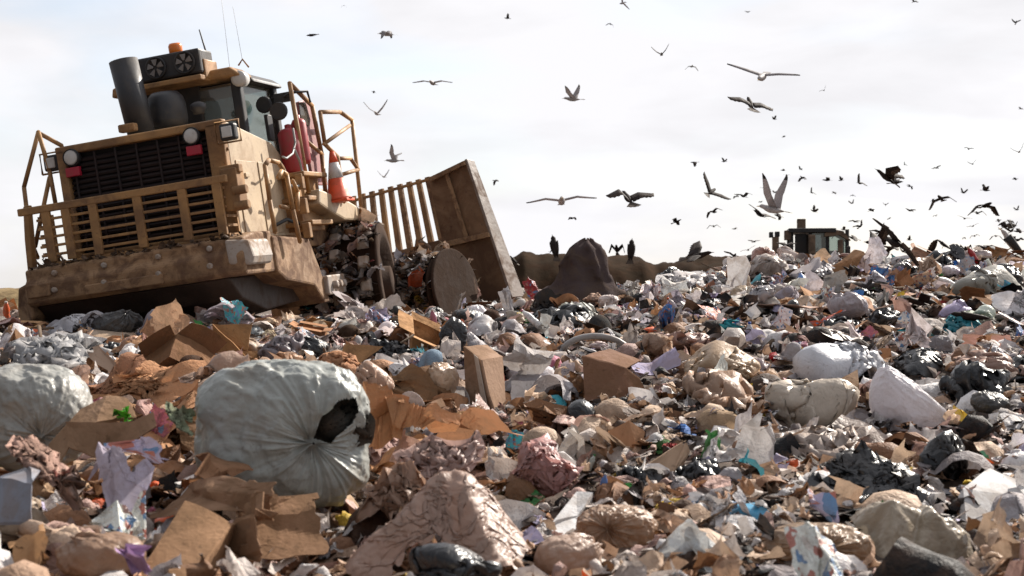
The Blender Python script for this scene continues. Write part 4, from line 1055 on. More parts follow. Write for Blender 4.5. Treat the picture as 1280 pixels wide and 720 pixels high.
P_ = {
 'tied_bag': [tomesh('tied_bag', v, m_sack) for v in BAGS], 'black_bag': [tomesh('black_bag', v, m_black) for v in BAGS[3:5] + LIMP[:5] + SHEETS[:5] + DRAPES[:4]],
 'plastic_bag': [tomesh('plastic_bag', v, m_film) for v in LIMP + SHEETS + DRAPES + DRAPES], 'plastic_film': [tomesh('plastic_film', v, m_film) for v in SHEETS + DRAPES],
 'rag': [tomesh('rag', v, m_cloth) for v in RAGS], 'paper': [tomesh('paper', v, m_paper, False) for v in PAPERS + WADS[:3]] + [tomesh('paper', v, m_paper) for v in SHEETS[8:14]], 'kraft_paper': [tomesh('kraft_paper', v, m_paper) for v in SHEETS + DRAPES + LIMP[:4]], 'wrapper': [tomesh('wrapper', v, m_print, False) for v in PAPERS[:6] + WADS[3:] + SHEETS[6:9]],
 'cardboard': [tomesh('cardboard', v, m_card, False) for v in CARDS],
 'paper_bag': [tomesh('paper_bag', v, m_paper) for v in LIMP[:3] + BAGS[:3]],
 'box': [boxproto(i) for i in range(5)],
 'bottle': [lathe_mesh('bottle', [(.12, 0), (.14, .02), (.135, .3), (.12, .38), (.14, .46), (.13, .68), (.06, .86), (.05, .93)], 16, .25*i, i, [m_hard]) for i in range(3)],
 'cup': [lathe_mesh('cup', [(.16, 0), (.22, .5), (.24, .51), (.235, .53), (.20, .5), (.15, .03), (.01, .03)], 18, .3*i, i, [m_foam]) for i in range(3)],
 'tray': [lathe_mesh('tray', [(.30, 0), (.45, .06), (.50, .07), (.495, .085), (.44, .075), (.29, .02), (.01, .02)], 22, .12*i, i + 3, [m_foam]) for i in range(2)],
 'can': [lathe_mesh('can', [(.13, 0), (.16, .03), (.16, .5), (.13, .54), (.12, .53), (.01, .53)], 18, .35*i, i, [m_tin]) for i in range(3)],
}
for me in P_['box']: me.materials.append(m_card)
cap_me = lathe_mesh('cap', [(.058, .90), (.058, .98), (.05, .99), (.01, .99)], 12, 0, 0, [m_hard])
b = MB(); b.tube([(-.5, 0, 0), (-.2, .03, .02), (.1, -.02, .0), (.5, .02, .03)], .02, 6, r2=.009); b.tube([(.05, 0, 0), (.2, .12, .05), (.32, .16, .04)], .011, 5, r2=.005)
me = bpy.data.meshes.new('stick'); b.bm.to_mesh(me); b.bm.free(); me.materials.append(m_wood); P_['stick'] = [me]

# ------------------------------------------------------------------ hero items, each traced to its place on the heap
HERO = []; ITEMS = []      # HERO: (rect, distance, landmark phrase)
def rotm(rz, rx=0, ry=0): return np.array(Matrix.Rotation(R(rz), 3, 'Z') @ Matrix.Rotation(R(rx), 3, 'X') @ Matrix.Rotation(R(ry), 3, 'Y'))
def hero(name, label, cat, VF, cx, cy, w, h, col, m, rz=0, rx=0, ry=0, mark=None, d=None, smooth=True, sink=.0, depth=1., group=None, alb=None):
    for tilt_ in range(0, 66, 8):                  # flat pieces lean up the slope instead of being stretched tall
        V = VF[0] @ rotm(rz, rx, ry).T
        V = V @ rotm(0, tilt_).T; lo, hi = V.min(0), V.max(0)
        if (h / (hi - lo)[2]) / (w / (hi - lo)[0]) < 1.3: break
    d = d or hit(cx, cy + h * .5)
    W_ = w * d / FPX; H_ = h * d / FPX
    V = (V - (lo + hi) / 2); V[:, 0] *= W_ / (hi - lo)[0]; V[:, 1] *= W_ / (hi - lo)[0] * depth; V[:, 2] *= H_ / (hi - lo)[2]
    dep = (hi - lo)[1] * W_ / (hi - lo)[0] * depth
    o = link(name, mesh_np(name, V, VF[1], smooth, mats=[m])); c = at(cx, cy, d); c.y += dep * .3; o.location = c; o.location.z -= sink
    o.color = jit(alb or PAL[col], .03); tag(o, label, cat, group)
    HERO.append(((cx - w/2, cy - h/2, cx + w/2, cy + h/2), c.y, mark)); return o
def panels(name, label, cat, quads, col, m, th=.012, d0=None, mark=None, noise=.012, alb=None):
    """folded board: each panel a polygon of (px, py, distance offset)"""
    allp = [p for q_ in quads for p in q_]; bx_ = (min(p[0] for p in allp), min(p[1] for p in allp), max(p[0] for p in allp), max(p[1] for p in allp))
    d0 = d0 or hit((bx_[0] + bx_[2])/2, bx_[3] - 3)
    b = MB()
    for q_ in quads:
        pts = [at(p[0], p[1], d0 + p[2]) for p in q_]
        nrm = (pts[1] - pts[0]).cross(pts[2] - pts[0]).normalized()
        if nrm.y < 0: nrm = -nrm
        b.prism(pts, nrm * th)
    bmesh.ops.triangulate(b.bm, faces=[f for f in b.bm.faces if len(f.verts) > 4])
    bmesh.ops.subdivide_edges(b.bm, edges=b.bm.edges[:], cuts=4, use_grid_fill=True)
    co = np.array([v.co[:] for v in b.bm.verts]); n_ = fbm(co[:, 0]*5, co[:, 1]*5, co[:, 2]*5, 3, 3) * noise * 2.5
    for v, k in zip(b.bm.verts, n_): v.co += Vector((k*.4, k, k*.6))
    bmesh.ops.recalc_face_normals(b.bm, faces=b.bm.faces)
    c = at((bx_[0]+bx_[2])/2, bx_[3], d0); b.bm.transform(Matrix.Translation(-c))
    me = bpy.data.meshes.new(name); b.bm.to_mesh(me); b.bm.free(); me.materials.append(m)
    o = link(name, me); o.location = c; o.color = jit(alb or PAL[col], .03); tag(o, label, cat)
    HERO.append((bx_, d0, mark)); return o
_bc = {}
def BG(seed, axis, **k):
    key = (seed, axis); 
    if key not in _bc: _bc[key] = make_bag(seed, axis=axis, **k)
    return _bc[key]

V_, F_ = pleated_sack(15, (.9, -.5, -.2), (.62, .42, .42), 200, 120, amp=.11, folds=.03, box=2.1); V_ = V_.copy()
tx_ = np.clip((V_[:, 0] + .35) / 1.0, 0, 1); V_[:, 1:] *= (1 - .86 * tx_ ** 1.1)[:, None]; V_[:, 2] -= .38 * np.clip(V_[:, 0] + .3, 0, 2) ** 1.1; V_[:, 2] += .16 * np.exp(-((V_[:, 0] + .5) / .16) ** 2) * (V_[:, 2] > 0)
POINTED = (V_, F_)
# the big torn sack in the foreground
V_, F_ = pleated_sack(7, (.62, -1.0, -.06), (.60, .50, .50), folds=.034, box=3.2)
big = (V_, F_)
o = hero('torn_sack', 'huge pale grey-green tied sack with a dark torn hole, biggest bag in the foreground', 'sack', big, 347, 547, 226, 192, 'pale grey', m_sack, mark='big torn pale sack', d=6.3, depth=.95, alb=(.40, .415, .39))
BIG = o
bm_ = bmesh.new(); bm_.from_mesh(o.data); kill = []
hole = [(392, 548), (402, 520), (425, 500), (445, 497), (449, 512), (440, 530), (420, 546), (414, 555), (404, 552)]
def inpoly(x, y, P):
    c = False; j = len(P) - 1
    for i in range(len(P)):
        if (P[i][1] > y) != (P[j][1] > y) and x < (P[j][0]-P[i][0])*(y-P[i][1])/(P[j][1]-P[i][1]) + P[i][0]: c = not c
        j = i
    return c
for f in bm_.faces:
    p = o.location + f.calc_center_median()
    if p.y < o.location.y + .05 and inpoly(*proj(p), hole): kill.append(f)
bmesh.ops.delete(bm_, geom=kill, context='FACES'); bm_.to_mesh(o.data); bm_.free()
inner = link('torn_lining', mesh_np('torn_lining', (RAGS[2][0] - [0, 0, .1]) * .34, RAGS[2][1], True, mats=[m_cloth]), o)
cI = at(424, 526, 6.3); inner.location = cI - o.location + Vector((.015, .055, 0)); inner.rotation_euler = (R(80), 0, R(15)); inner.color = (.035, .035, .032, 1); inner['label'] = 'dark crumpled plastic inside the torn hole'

hero('tied_bag', 'pale grey plastic bag with gathered knot at the left edge, below the sunlit white one', 'bag', pleated_sack(8, (.55, -1, -.35), (.55, .5, .5), 200, 110), 28, 525, 150, 138, 'grey', m_sack, mark='grey knotted bag at the left edge', d=6.6, alb=(.36, .36, .33))
hero('plastic_bag', 'sunlit white plastic bag slumped at the left edge above the grey knotted one', 'bag', SHEETS[3], 38, 446, 130, 62, 'white', m_film, 20, mark='sunlit white bag at the left edge', d=8.2, alb=(.50, .50, .50))
hero('plastic_bag', 'huge translucent beige plastic bag spread over the bottom centre, left of the cream wads', 'bag', draped(9, 88, .80, ((.05, .1, .55, .55), (-.34, .0, .28, .30), (.36, .0, .30, .28), (-.1, -.25, .25, .2)), 1.4, suck=.001), 548, 672, 236, 150, 'beige', m_film, mark='huge beige bag at the bottom', d=5.3, alb=(.50, .34, .27))
hero('plastic_bag', 'crumpled tan plastic bag between the big torn sack and the huge beige bag', 'bag', draped(10, 60, .66, ((0, 0, .42, .3), (-.2, -.1, .2, .2), (.2, .1, .3, .22)), 1.2), 500, 622, 120, 92, 'tan', m_film, mark='crumpled tan bag right of the torn sack', d=5.9, alb=(.42, .26, .18))
hero('plastic_bag', 'thin veil of pinkish film draped right of the big torn sack, above the tan bag', 'plastic film', SHEETS[5], 548, 574, 120, 62, 'pinkish beige', m_film, 40, mark='pinkish film veil', d=6.4)
hero('paper_bag', 'crumpled orange-brown kraft paper spilling down right of the big torn sack', 'paper', cr(71, 26, 22, .8, 1.3, 0), 512, 520, 130, 84, 'tan', m_paper, 20, 30, mark='orange-brown kraft paper', d=7.2, smooth=False, alb=(.55, .27, .13))
hero('paper_bag', 'long orange-brown kraft strip running down to the right, below the kraft paper', 'paper', cr(72, 22, 9, .5, 2.2, 0), 592, 540, 130, 62, 'tan', m_paper, -25, 20, -24, mark=None, d=7.4, smooth=False, alb=(.50, .26, .14))
hero('plastic_bag', 'rounded peach plastic bag sitting on top of the kraft paper', 'bag', BAGS[1], 466, 474, 52, 46, 'cream', m_film, 0, mark='rounded peach bag', d=7.9, alb=(.58, .38, .27))
hero('black_bag', 'glossy black plastic bag cut by the bottom edge, on the huge beige bag', 'bag', BG(12, (.6, -.5, .3), fill=0.7, nu=72, nv=40, steps=40, levels=3, slack=1.85), 568, 712, 120, 62, 'black', m_black, mark='glossy black bag at the bottom edge', d=4.9)
hero('black_bag', 'large shredded black bag with pale creases, on the right above the grey-tan bag', 'bag', draped(13, 80, .68, ((0, .05, .34, .42), (-.25, .05, .22, .26), (.28, .05, .28, .3), (.1, -.2, .18, .2)), 1.5, suck=.003), 1090, 600, 152, 88, 'black', m_black, mark='large shredded black bag', depth=.8)
hero('black_bag', 'rounded black bag leaning beside the green scrap on the right', 'bag', BAGS[4], 1184, 572, 66, 66, 'black', m_black, 60, mark='rounded black bag on the right', depth=.8)
hero('black_bag', 'crumpled black bag in the right middle, left of the white cloth bundle', 'bag', BAGS[2], 1158, 458, 70, 46, 'black', m_black, 130, mark=None)
hero('black_bag', 'dark glossy black bag with a pink and white bundle on it, at the right edge', 'bag', BAGS[5], 1232, 478, 92, 56, 'black', m_black, 200, mark='black bag at the right edge')
hero('black_bag', 'long flat black bag lying below the pointed dark sheet', 'bag', LIMP[1], 703, 396, 96, 34, 'black', m_black, 10, mark='long flat black bag', depth=.7)
hero('black_bag', 'black bag hanging in folds behind the fluffy white wads, left of middle', 'bag', BAGS[3], 566, 422, 36, 52, 'black', m_black, 70, mark=None, depth=.8)
hero('black_bag', 'corrugated black plastic tube piece under the tan board in the middle', 'plastic piece', LIMP[2], 803, 597, 62, 26, 'black', m_black, 10)
hero('black_bag', 'black bag draped beside the tan board and cream sack in the middle', 'bag', LIMP[3], 872, 590, 64, 32, 'black', m_black, 70)
hero('black_bag', 'torn glossy black bag under the brown crate in the middle', 'bag', SHEETS[2], 755, 520, 110, 40, 'black', m_black, 30)
hero('black_bag', 'black sheet pulled taut on the right crest behind the brown birds', 'bag', SHEETS[4], 1184, 322, 52, 36, 'black', m_black, 30)
hero('plastic_bag', 'bright white translucent bag stretched to a point, lying on the right slope', 'bag', POINTED, 1152, 500, 122, 86, 'white', m_film, mark='bright white pointed bag', depth=.8, alb=(.82, .80, .83))
hero('tied_bag', 'white and pale blue filled bag lying left of the bright white pointed bag', 'bag', BG(16, (1, -.3, .1), fill=.85, nu=80, nv=48, steps=40, levels=2, slack=1.6, elong=1.5, squash=.4), 1058, 456, 124, 56, 'white', m_sack, mark='white and pale blue bag', alb=(.68, .68, .72))
hero('tied_bag', 'off white cloth bundle behind the white and pale blue bag', 'bundle', draped(23, 48, .58, ((-.2, 0, .22, .26), (.2, .05, .2, .26)), 1.6), 1052, 425, 82, 34, 'off white', m_sack, 20, mark=None)
hero('tied_bag', 'smooth cream plastic bag hanging over beige film, right of the middle', 'bag', BG(24, (.8, -.5, -.3), fill=.85, nu=80, nv=48, steps=40, levels=2, slack=1.6, elong=1.5, squash=.4), 908, 452, 98, 50, 'cream', m_film, 0, mark='smooth cream bag', alb=(.60, .43, .28))
hero('plastic_bag', 'beige film bag trailing below the smooth cream bag', 'bag', LIMP[0], 905, 492, 96, 60, 'beige', m_film, 60, 20)
hero('tied_bag', 'dirty cream sack with orange netting at its left end, right of middle', 'sack', BG(17, (-1, -.2, .1), fill=.8, nu=80, nv=48, steps=40, levels=2, slack=1.7, elong=1.4, squash=.6), 1020, 508, 120, 70, 'cream', m_sack, mark='dirty cream sack', alb=(.64, .54, .44))
hero('plastic_film', 'wide greyish cream sheet spread above the large shredded black bag', 'plastic sheet', SHEETS[1], 1040, 556, 170, 62, 'off white', m_film, 15, mark='greyish cream sheet', alb=(.56, .47, .41))
hero('plastic_bag', 'big wrinkled grey-tan plastic bag cut by the bottom edge on the right', 'bag', draped(18, 84, .82, ((-.2, .15, .50, .55), (.2, .12, .42, .5), (.3, -.2, .22, .3)), 1.3, suck=0.), 1152, 686, 150, 112, 'beige', m_sack, mark='big grey-tan bag at the bottom right', d=5.6, alb=(.37, .31, .23))
hero('paper_bag', 'tan plastic bag with a gathered knot at the bottom, left of the grey-tan bag', 'bag', pleated_sack(19, (-.1, -1, .25), (.6, .5, .36), 200, 110, amp=.12, folds=.06), 1030, 694, 140, 66, 'tan', m_film, mark='tan knotted bag at the bottom', d=5.5, alb=(.44, .30, .19))
hero('paper_bag', 'tan plastic bag with a knotted top at the bottom, in the middle', 'bag', pleated_sack(20, (-.35, -.9, .3), (.6, .5, .42), 200, 110, amp=.13, folds=.06), 772, 670, 108, 72, 'tan', m_film, mark='tan knotted bag in the middle', d=5.8, alb=(.52, .35, .24))
hero('plastic_bag', 'beige bag slumped at the bottom, left of the tan knotted bag in the middle', 'bag', BAGS[0], 712, 700, 90, 56, 'beige', m_film, 30, d=5.4, alb=(.52, .37, .28))
hero('plastic_bag', 'red-tinged translucent bag with meat-coloured contents, right of the kraft strip', 'bag', draped(21, 64, .58, ((0, 0, .4, .34), (.24, -.1, .25, .2), (-.2, .1, .3, .22)), 1.2), 682, 585, 100, 78, 'pinkish beige', m_film, mark='red-tinged bag', alb=(.50, .27, .25))
hero('plastic_bag', 'white plastic bag lying low on the far heap, right of the berm', 'bag', SHEETS[6], 868, 352, 90, 30, 'white', m_film, 10, mark='white plastic at the middle of the crest')
hero('plastic_bag', 'rounded white bag on the crest just left of the distant cab', 'bag', BAGS[1], 968, 333, 64, 34, 'off white', m_film, 45, mark='pale bag left of the distant cab')
hero('plastic_film', 'pale blue-grey sheet on the crest just below the distant cab', 'plastic sheet', SHEETS[7], 1022, 338, 66, 36, 'pale grey', m_film, 70, mark='pale sheet below the distant cab')
hero('tarp', 'folded grey plastic tarp at the right edge just under the standing gull', 'tarp', BG(22, (.2, -.8, -.1), fill=.8, nu=80, nv=48, steps=40, levels=2, slack=1.7, elong=1.6), 1240, 357, 96, 54, 'grey', m_sack, mark='folded grey tarp', alb=(.36, .34, .29))
hero('pointed_sheet', 'tall pointed dark brown sheet standing like a tent in front of the dirt berm', 'tarp', (lambda V, F_: (V, F_))(*make_sheet(77, n=44, comp=.9, bumps=0, steps=1, amp=.1)), 727, 342, 82, 88, 'dark brown', m_cloth, mark='pointed dark sheet', d=21.5)
# shape the tent: pulled up to a leaning tip with broad folds
V = []; n = 48
for j in range(n):
    for i in range(n):
        t = j / (n - 1); a = 2*math.pi*i/n
        rr = np.interp(t, [0, .15, .38, .52, .75, .92, 1], [.56, .50, .43, .30, .25, .17, .03]); fold = 1 + .45*max(0, math.cos(a - 3.0))**2 * max(0, 1 - abs(t - .35)/.3) + .16*math.sin(3*a + 1 + 2*t) * (1-t) + .07*math.sin(7*a + 5*t)
        V.append((math.cos(a)*rr*fold + .16*t + .05*math.sin(5*t), math.sin(a)*rr*fold*.8, t * .98 + .02*math.sin(5*a + 9*t)))
V = np.array(V); V += .05 * np.stack([fbm(V[:, 0]*6, V[:, 1]*6, V[:, 2]*6, 4, 3)]*3, -1)
o = bpy.data.objects['pointed_sheet']; me_ = mesh_np('pointed_sheet', (V - [0, 0, .54]) * 108 * 21.5 / FPX, gridF(n, n, True), True, mats=[m_cloth]); o.data = me_; o.color = (.085, .062, .060, 1); o.location = at(720, 350, 20.6); HERO.append(((690, 300, 765, 392), 20.6, None))

# fluffy white wads left of middle
for (cx, cy, w, h, lab) in ((541, 399, 24, 22, 'small round white wad left of the black bag folds'), (601, 408, 46, 30, 'large fluffy white wad right of the black bag folds'), (588, 430, 34, 30, 'smaller fluffy white wad below the large one'), (600, 448, 26, 14, 'low white scrap under the fluffy wads')):
    hero('plastic_wad', lab, 'plastic wad', BAGS[(cx + cy) % 8], cx, cy, w, h, 'white', m_film, cx % 360, mark='fluffy white wads' if w == 46 else None, alb=(.80, .77, .76))
hero('rag', 'faded blue denim-like bundle right of the peach bag', 'bundle', RAGS[1], 530, 454, 56, 34, 'blue', m_cloth, 10, mark='faded blue bundle', alb=(.26, .34, .42))
hero('plastic_bag', 'crumpled white paper bag left of the faded blue bundle', 'paper', WADS[1], 497, 462, 36, 30, 'white', m_paper, 10, smooth=False)
hero('plastic_piece', 'bright blue crumpled plastic below the berm, right of the pointed dark sheet', 'plastic piece', WADS[2], 763, 377, 34, 15, 'blue', m_film, 0, smooth=False, alb=(.02, .16, .62), mark='bright blue scrap')
hero('plastic_bag', 'teal plastic bag with a dark bird on it, on the right', 'bag', LIMP[4], 1206, 408, 56, 34, 'teal', m_film, 30, mark='teal bag', alb=(.06, .42, .52))
hero('rag', 'teal crumpled cloth right of the smooth cream bag top', 'cloth', WADS[3], 915, 408, 36, 18, 'teal', m_cloth, 20, smooth=True)
hero('plastic_piece', 'shiny green scrap just right of the rounded black bag', 'plastic piece', CARDS[4], 1225, 578, 34, 26, 'green', m_hard, 20, 30, smooth=False, alb=(.06, .32, .14), mark='green scrap')
hero('plastic_piece', 'red scrap on the right, above the teal bag', 'plastic piece', CARDS[1], 1182, 380, 16, 10, 'red', m_hard, 20, 50, smooth=False)
hero('wrapper', 'pale blue carton with rounded corner, between the cream wads and grey-tan bag', 'carton', CARDS[9], 935, 645, 54, 26, 'blue', m_hard, 10, 25, 10, smooth=False, alb=(.08, .36, .58), mark='pale blue carton')
hero('wrapper', 'yellow and white plastic pack above the tan knotted bag in the middle', 'wrapper', SHEETS[9], 893, 642, 62, 52, 'white', m_print, 30, 10, mark='yellow and white pack')
hero('wrapper', 'pink and white striped packaging left of the large shredded black bag', 'wrapper', cr(88, 16, 7, .5, 1, 0), 1032, 640, 44, 52, 'lavender', m_print, 10, 60, smooth=False)
hero('plastic_piece', 'yellow crumpled strip on the right slope, right of the bright white pointed bag', 'plastic piece', cr(89, 14, 8, .5, 2.6, 0), 1218, 524, 44, 34, 'yellow', m_paper, 10, 20, 40, smooth=False)
hero('foam_tray', 'round dirty white foam plate standing on edge, left of middle', 'foam plate', (lambda me_: (np.array([v.co[:] for v in me_.vertices]), None))(P_['tray'][0]) if False else CARDS[6], 661, 494, 46, 36, 'white', m_foam, 0, 70, smooth=False)
hero('paper', 'white and lavender sheets fanned out, right of the brown crate', 'paper', cr(90, 18, 6, .45, 1.5, 0), 820, 452, 62, 34, 'lavender', m_paper, 0, 35, smooth=False, mark='white and lavender sheets')
hero('paper', 'crumpled lavender newspaper hanging left of the big torn sack', 'newspaper', cr(91, 34, 30, .42, .8, 0), 150, 610, 84, 116, 'lavender', m_paper, 20, 60, 20, smooth=False, mark='lavender newspaper', d=5.7, alb=(.56, .51, .62))
hero('paper', 'bright white and lavender printed sheet above the hanging newspaper', 'newspaper', cr(92, 20, 8, .5, 1.4, 0), 165, 566, 92, 40, 'lavender', m_print, 10, 50, 0, smooth=False, mark=None, d=5.75)
hero('rag', 'knobbly pinkish beige cloth strip left of the lavender newspaper', 'cloth', RAGS[3], 45, 580, 70, 70, 'pinkish beige', m_cloth, 0, 30, 50, mark='pinkish cloth strip', d=5.6, alb=(.50, .32, .26))
hero('rag', 'crumpled multicoloured cloth with orange and white, below the pinkish strip', 'cloth', WADS[4], 82, 612, 62, 60, 'pinkish beige', m_print, 0, 50, mark=None, d=5.6, alb=(.45, .30, .24))
hero('paper_bag', 'tan paper bag standing at the bottom left corner', 'bag', cr(93, 22, 11, .7, .8, 0), 30, 694, 62, 68, 'tan', m_paper, 20, 70, smooth=True, mark='tan paper bag in the bottom left corner', d=4.9, alb=(.42, .24, .12))
hero('plastic_bag', 'beige sack at the bottom left with a violet paper on its shoulder', 'sack', BAGS[3], 118, 702, 110, 62, 'beige', m_film, 40, mark='beige sack at the bottom left', d=4.9, alb=(.40, .25, .16))
hero('paper', 'crumpled violet paper on the beige sack at the bottom left', 'paper', WADS[5], 164, 700, 42, 44, 'lavender', m_paper, 20, 30, smooth=False, d=4.75, alb=(.45, .30, .50))
hero('plastic_piece', 'bright green lump inside the curved open cardboard', 'plastic piece', WADS[0], 152, 518, 26, 20, 'green', m_hard, 0, smooth=True, alb=(.12, .62, .03), d=6.4, mark='bright green lump')
hero('rag', 'green and white twisted strip left of the big torn sack', 'cloth', RAGS[0], 222, 524, 40, 42, 'green', m_cloth, 0, 20, 30, d=6.2, alb=(.38, .46, .30))
hero('paper', 'rounded tan paper lump on the left slope behind the light board', 'paper', BAGS[5], 168, 435, 38, 32, 'tan', m_paper, 20, smooth=True, alb=(.52, .28, .15))
hero('plastic_bag', 'clear beige film folded behind the big torn sack, on the left', 'plastic film', SHEETS[8], 265, 462, 90, 46, 'beige', m_film, 10, 0, d=7.6, alb=(.50, .34, .26))
hero('cardboard', 'crumpled brown kraft paper spread in front of the big torn sack', 'paper', cr(94, 26, 12, .5, 2.2, .006), 256, 632, 190, 64, 'brown', m_card, -8, 40, smooth=False, mark='brown kraft paper before the torn sack', d=5.55, alb=(.32, .19, .115))
hero('cardboard', 'torn brown cardboard folded below the big torn sack', 'cardboard', cr(95, 22, 8, .6, 1.5, .01), 338, 662, 130, 90, 'brown', m_card, 20, 45, smooth=False, mark='torn brown cardboard', d=5.35, alb=(.27, .155, .09))
hero('cardboard', 'orange-brown cardboard scraps under the big torn sack', 'cardboard', cr(96, 18, 8, .7, 1.2, .01), 268, 590, 70, 46, 'brown', m_card, 80, 40, smooth=False, d=5.9, alb=(.30, .16, .09))
BOXES = [
 ('cardboard_box', 'open brown cardboard box standing on the left slope, nearest the machine', 'cardboard box', [[(266, 404, .25), (267, 440, .2), (304, 456, -.05), (312, 459, -.05), (306, 446, 0)], [(267, 404, .27), (314, 407, .3), (309, 440, .1), (298, 436, .15)], [(300, 440, .1), (321, 439, .12), (323, 458, -.02), (311, 459, -.04)]], (.34, .17, .07), 'open brown box', None),
 ('cardboard', 'light tan cardboard strip leaning down to the right on the left slope', 'cardboard', [[(109, 430, .1), (119, 427, .1), (168, 476, -.25), (167, 489, -.25), (110, 446, 0)]], (.46, .33, .24), 'light tan strip', None),
 ('cardboard', 'dark brown cardboard flap folded against the light tan strip', 'cardboard', [[(110, 426, .1), (117, 452, 0), (97, 480, -.1), (74, 456, 0)]], (.20, .085, .035), None, None),
 ('cardboard', 'pale flat cardboard sheet on the left crest below the bumper', 'cardboard', [[(98, 424, 0), (126, 407, .9), (172, 413, .9), (150, 425, .2), (112, 431, -.1)]], (.50, .38, .28), None, None),
 ('cardboard_box', 'curved open brown cardboard holding a bright green lump, left foreground', 'cardboard', [[(50, 600, -.1), (60, 556, 0), (84, 530, .05), (84, 560, -.05), (60, 600, -.15)], [(60, 556, .1), (100, 512, .35), (130, 497, .4), (158, 500, .4), (170, 522, .3), (120, 528, .2)], [(82, 527, 0), (168, 525, 0), (150, 562, -.05), (118, 572, -.05), (82, 560, -.05)], [(168, 525, 0), (194, 512, .05), (194, 534, 0), (150, 562, -.05)]], (.34, .21, .13), 'curved open cardboard', 6.2),
 ('cardboard_box', 'big plain brown cardboard box face at the bottom left', 'cardboard box', [[(230, 627, .2), (291, 655, .1), (242, 726, -.3), (168, 726, -.25)], [(291, 655, .1), (300, 665, .3), (255, 730, -.1), (242, 726, -.3)]], (.29, .165, .09), 'big brown box face', 5.2),
 ('carton', 'tall dirty tan carton with a pale tape stripe, left of middle', 'carton', [[(580, 432, .1), (601, 450, -.1), (618, 522, -.2), (582, 500, 0)], [(601, 450, -.1), (628, 446, .2), (632, 500, .1), (618, 522, -.2)], [(580, 432, .1), (610, 430, .4), (628, 446, .2), (601, 450, -.1)]], (.33, .21, .14), 'tall tan carton', None),
 ('cardboard', 'square tan cardboard flap standing behind the peach bag', 'cardboard', [[(431, 429, .1), (479, 433, .2), (441, 461, 0), (423, 456, 0)]], (.44, .24, .11), 'square tan flap', None),
 ('bin', 'grey-blue plastic bin half buried at the left edge below the knotted bag', 'bin', [[(-6, 598, .1), (30, 586, .2), (44, 600, 0), (38, 655, -.1), (-6, 650, 0)], [(30, 586, .2), (48, 590, .3), (44, 600, 0)]], (.22, .24, .29), 'grey-blue bin', 5.4),
 ('crate', 'dark brown fibreboard crate lying on its side in the middle of the heap', 'crate', [[(728, 444, .1), (782, 460, 0), (800, 474, 0), (770, 494, -.15), (732, 500, -.1)], [(728, 444, .1), (762, 436, .4), (800, 452, .4), (782, 460, 0)], [(770, 494, -.15), (800, 474, 0), (808, 490, 0), (780, 508, -.15)]], (.20, .105, .065), 'brown crate', None),
 ('cardboard', 'tan folded board standing between the black tube and black draped bag', 'cardboard', [[(808, 582, 0), (852, 555, .1), (858, 570, .1), (838, 600, 0)], [(838, 600, 0), (858, 556, .1), (862, 566, .15), (845, 602, .1)]], (.48, .33, .23), 'tan folded board', None),
 ('foam_box', 'large white foam box with a blue stripe, at the right edge', 'foam box', [[(1204, 608, .1), (1238, 585, .5), (1284, 604, .5), (1284, 622, .3), (1208, 652, -.1)], [(1208, 652, -.1), (1284, 622, .3), (1284, 640, .3), (1212, 664, -.1)]], (.58, .58, .58), 'white foam box', None),
 ('foam_tray', 'flat white foam slab with an orange backing, at the bottom middle', 'foam slab', [[(690, 660, 0), (696, 646, .1), (752, 636, .3), (766, 650, .2), (730, 668, 0), (700, 674, -.1)], [(688, 655, 0), (722, 612, .3), (742, 614, .3), (722, 644, .15), (697, 648, .05)]], (.58, .57, .58), 'white foam slab', None),
 ('cardboard', 'orange-tan cardboard square upright below the brown crate', 'cardboard', [[(762, 536, 0), (786, 526, .1), (806, 540, .1), (800, 572, 0), (768, 570, 0)]], (.45, .24, .13), None, None),
 ('cardboard', 'dirty orange and tan cardboard left of the bright white pointed bag', 'cardboard', [[(1046, 478, .2), (1072, 462, .3), (1074, 490, .1), (1042, 488, .1)], [(1082, 492, 0), (1100, 486, .1), (1122, 500, 0), (1112, 512, -.1), (1082, 500, -.05)]], (.42, .27, .17), None, None),
 ('cardboard', 'rust-coloured board laid flat on white plastic, left of the distant cab', 'cardboard', [[(868, 366, 0), (892, 350, .4), (894, 356, .4), (872, 371, -.1)]], (.30, .13, .08), None, None),
 ('cardboard', 'red-brown board under the teal bag at the right edge', 'cardboard', [[(1200, 440, 0), (1204, 418, .4), (1262, 420, .5), (1270, 436, 0)]], (.22, .075, .05), None, None)]
for nm_, lab, cat, qs, col, mark, d0 in BOXES:
    o = panels(nm_, lab, cat, qs, 'tan', m_foam if 'foam' in nm_ else m_hard if nm_ == 'bin' else m_card, th=.05 if 'foam' in nm_ else .012, d0=d0, mark=mark, alb=col)
    if nm_ == 'carton':
        s_ = panels('tape', None, None, [[(592, 443, -.02), (597, 447, -.08), (610, 513, -.17), (603, 509, -.12)]], 'white', m_hard, th=.003, d0=HERO[-1][1] - .035, noise=0, alb=(.55, .47, .40)); HERO.pop(); s_.location = s_.location - o.location; s_.parent = o
    if nm_ == 'foam_box':
        s_ = panels('blue_stripe', None, None, [[(1234, 644, -.02), (1258, 634, .12), (1258, 642, .12), (1235, 652, -.02)]], 'blue', m_hard, th=.004, d0=HERO[-1][1] - .03, noise=0, alb=(.03, .20, .55)); HERO.pop()
        s_.location = s_.location - o.location; s_.parent = o; s_['label'] = 'blue printed stripe'; 
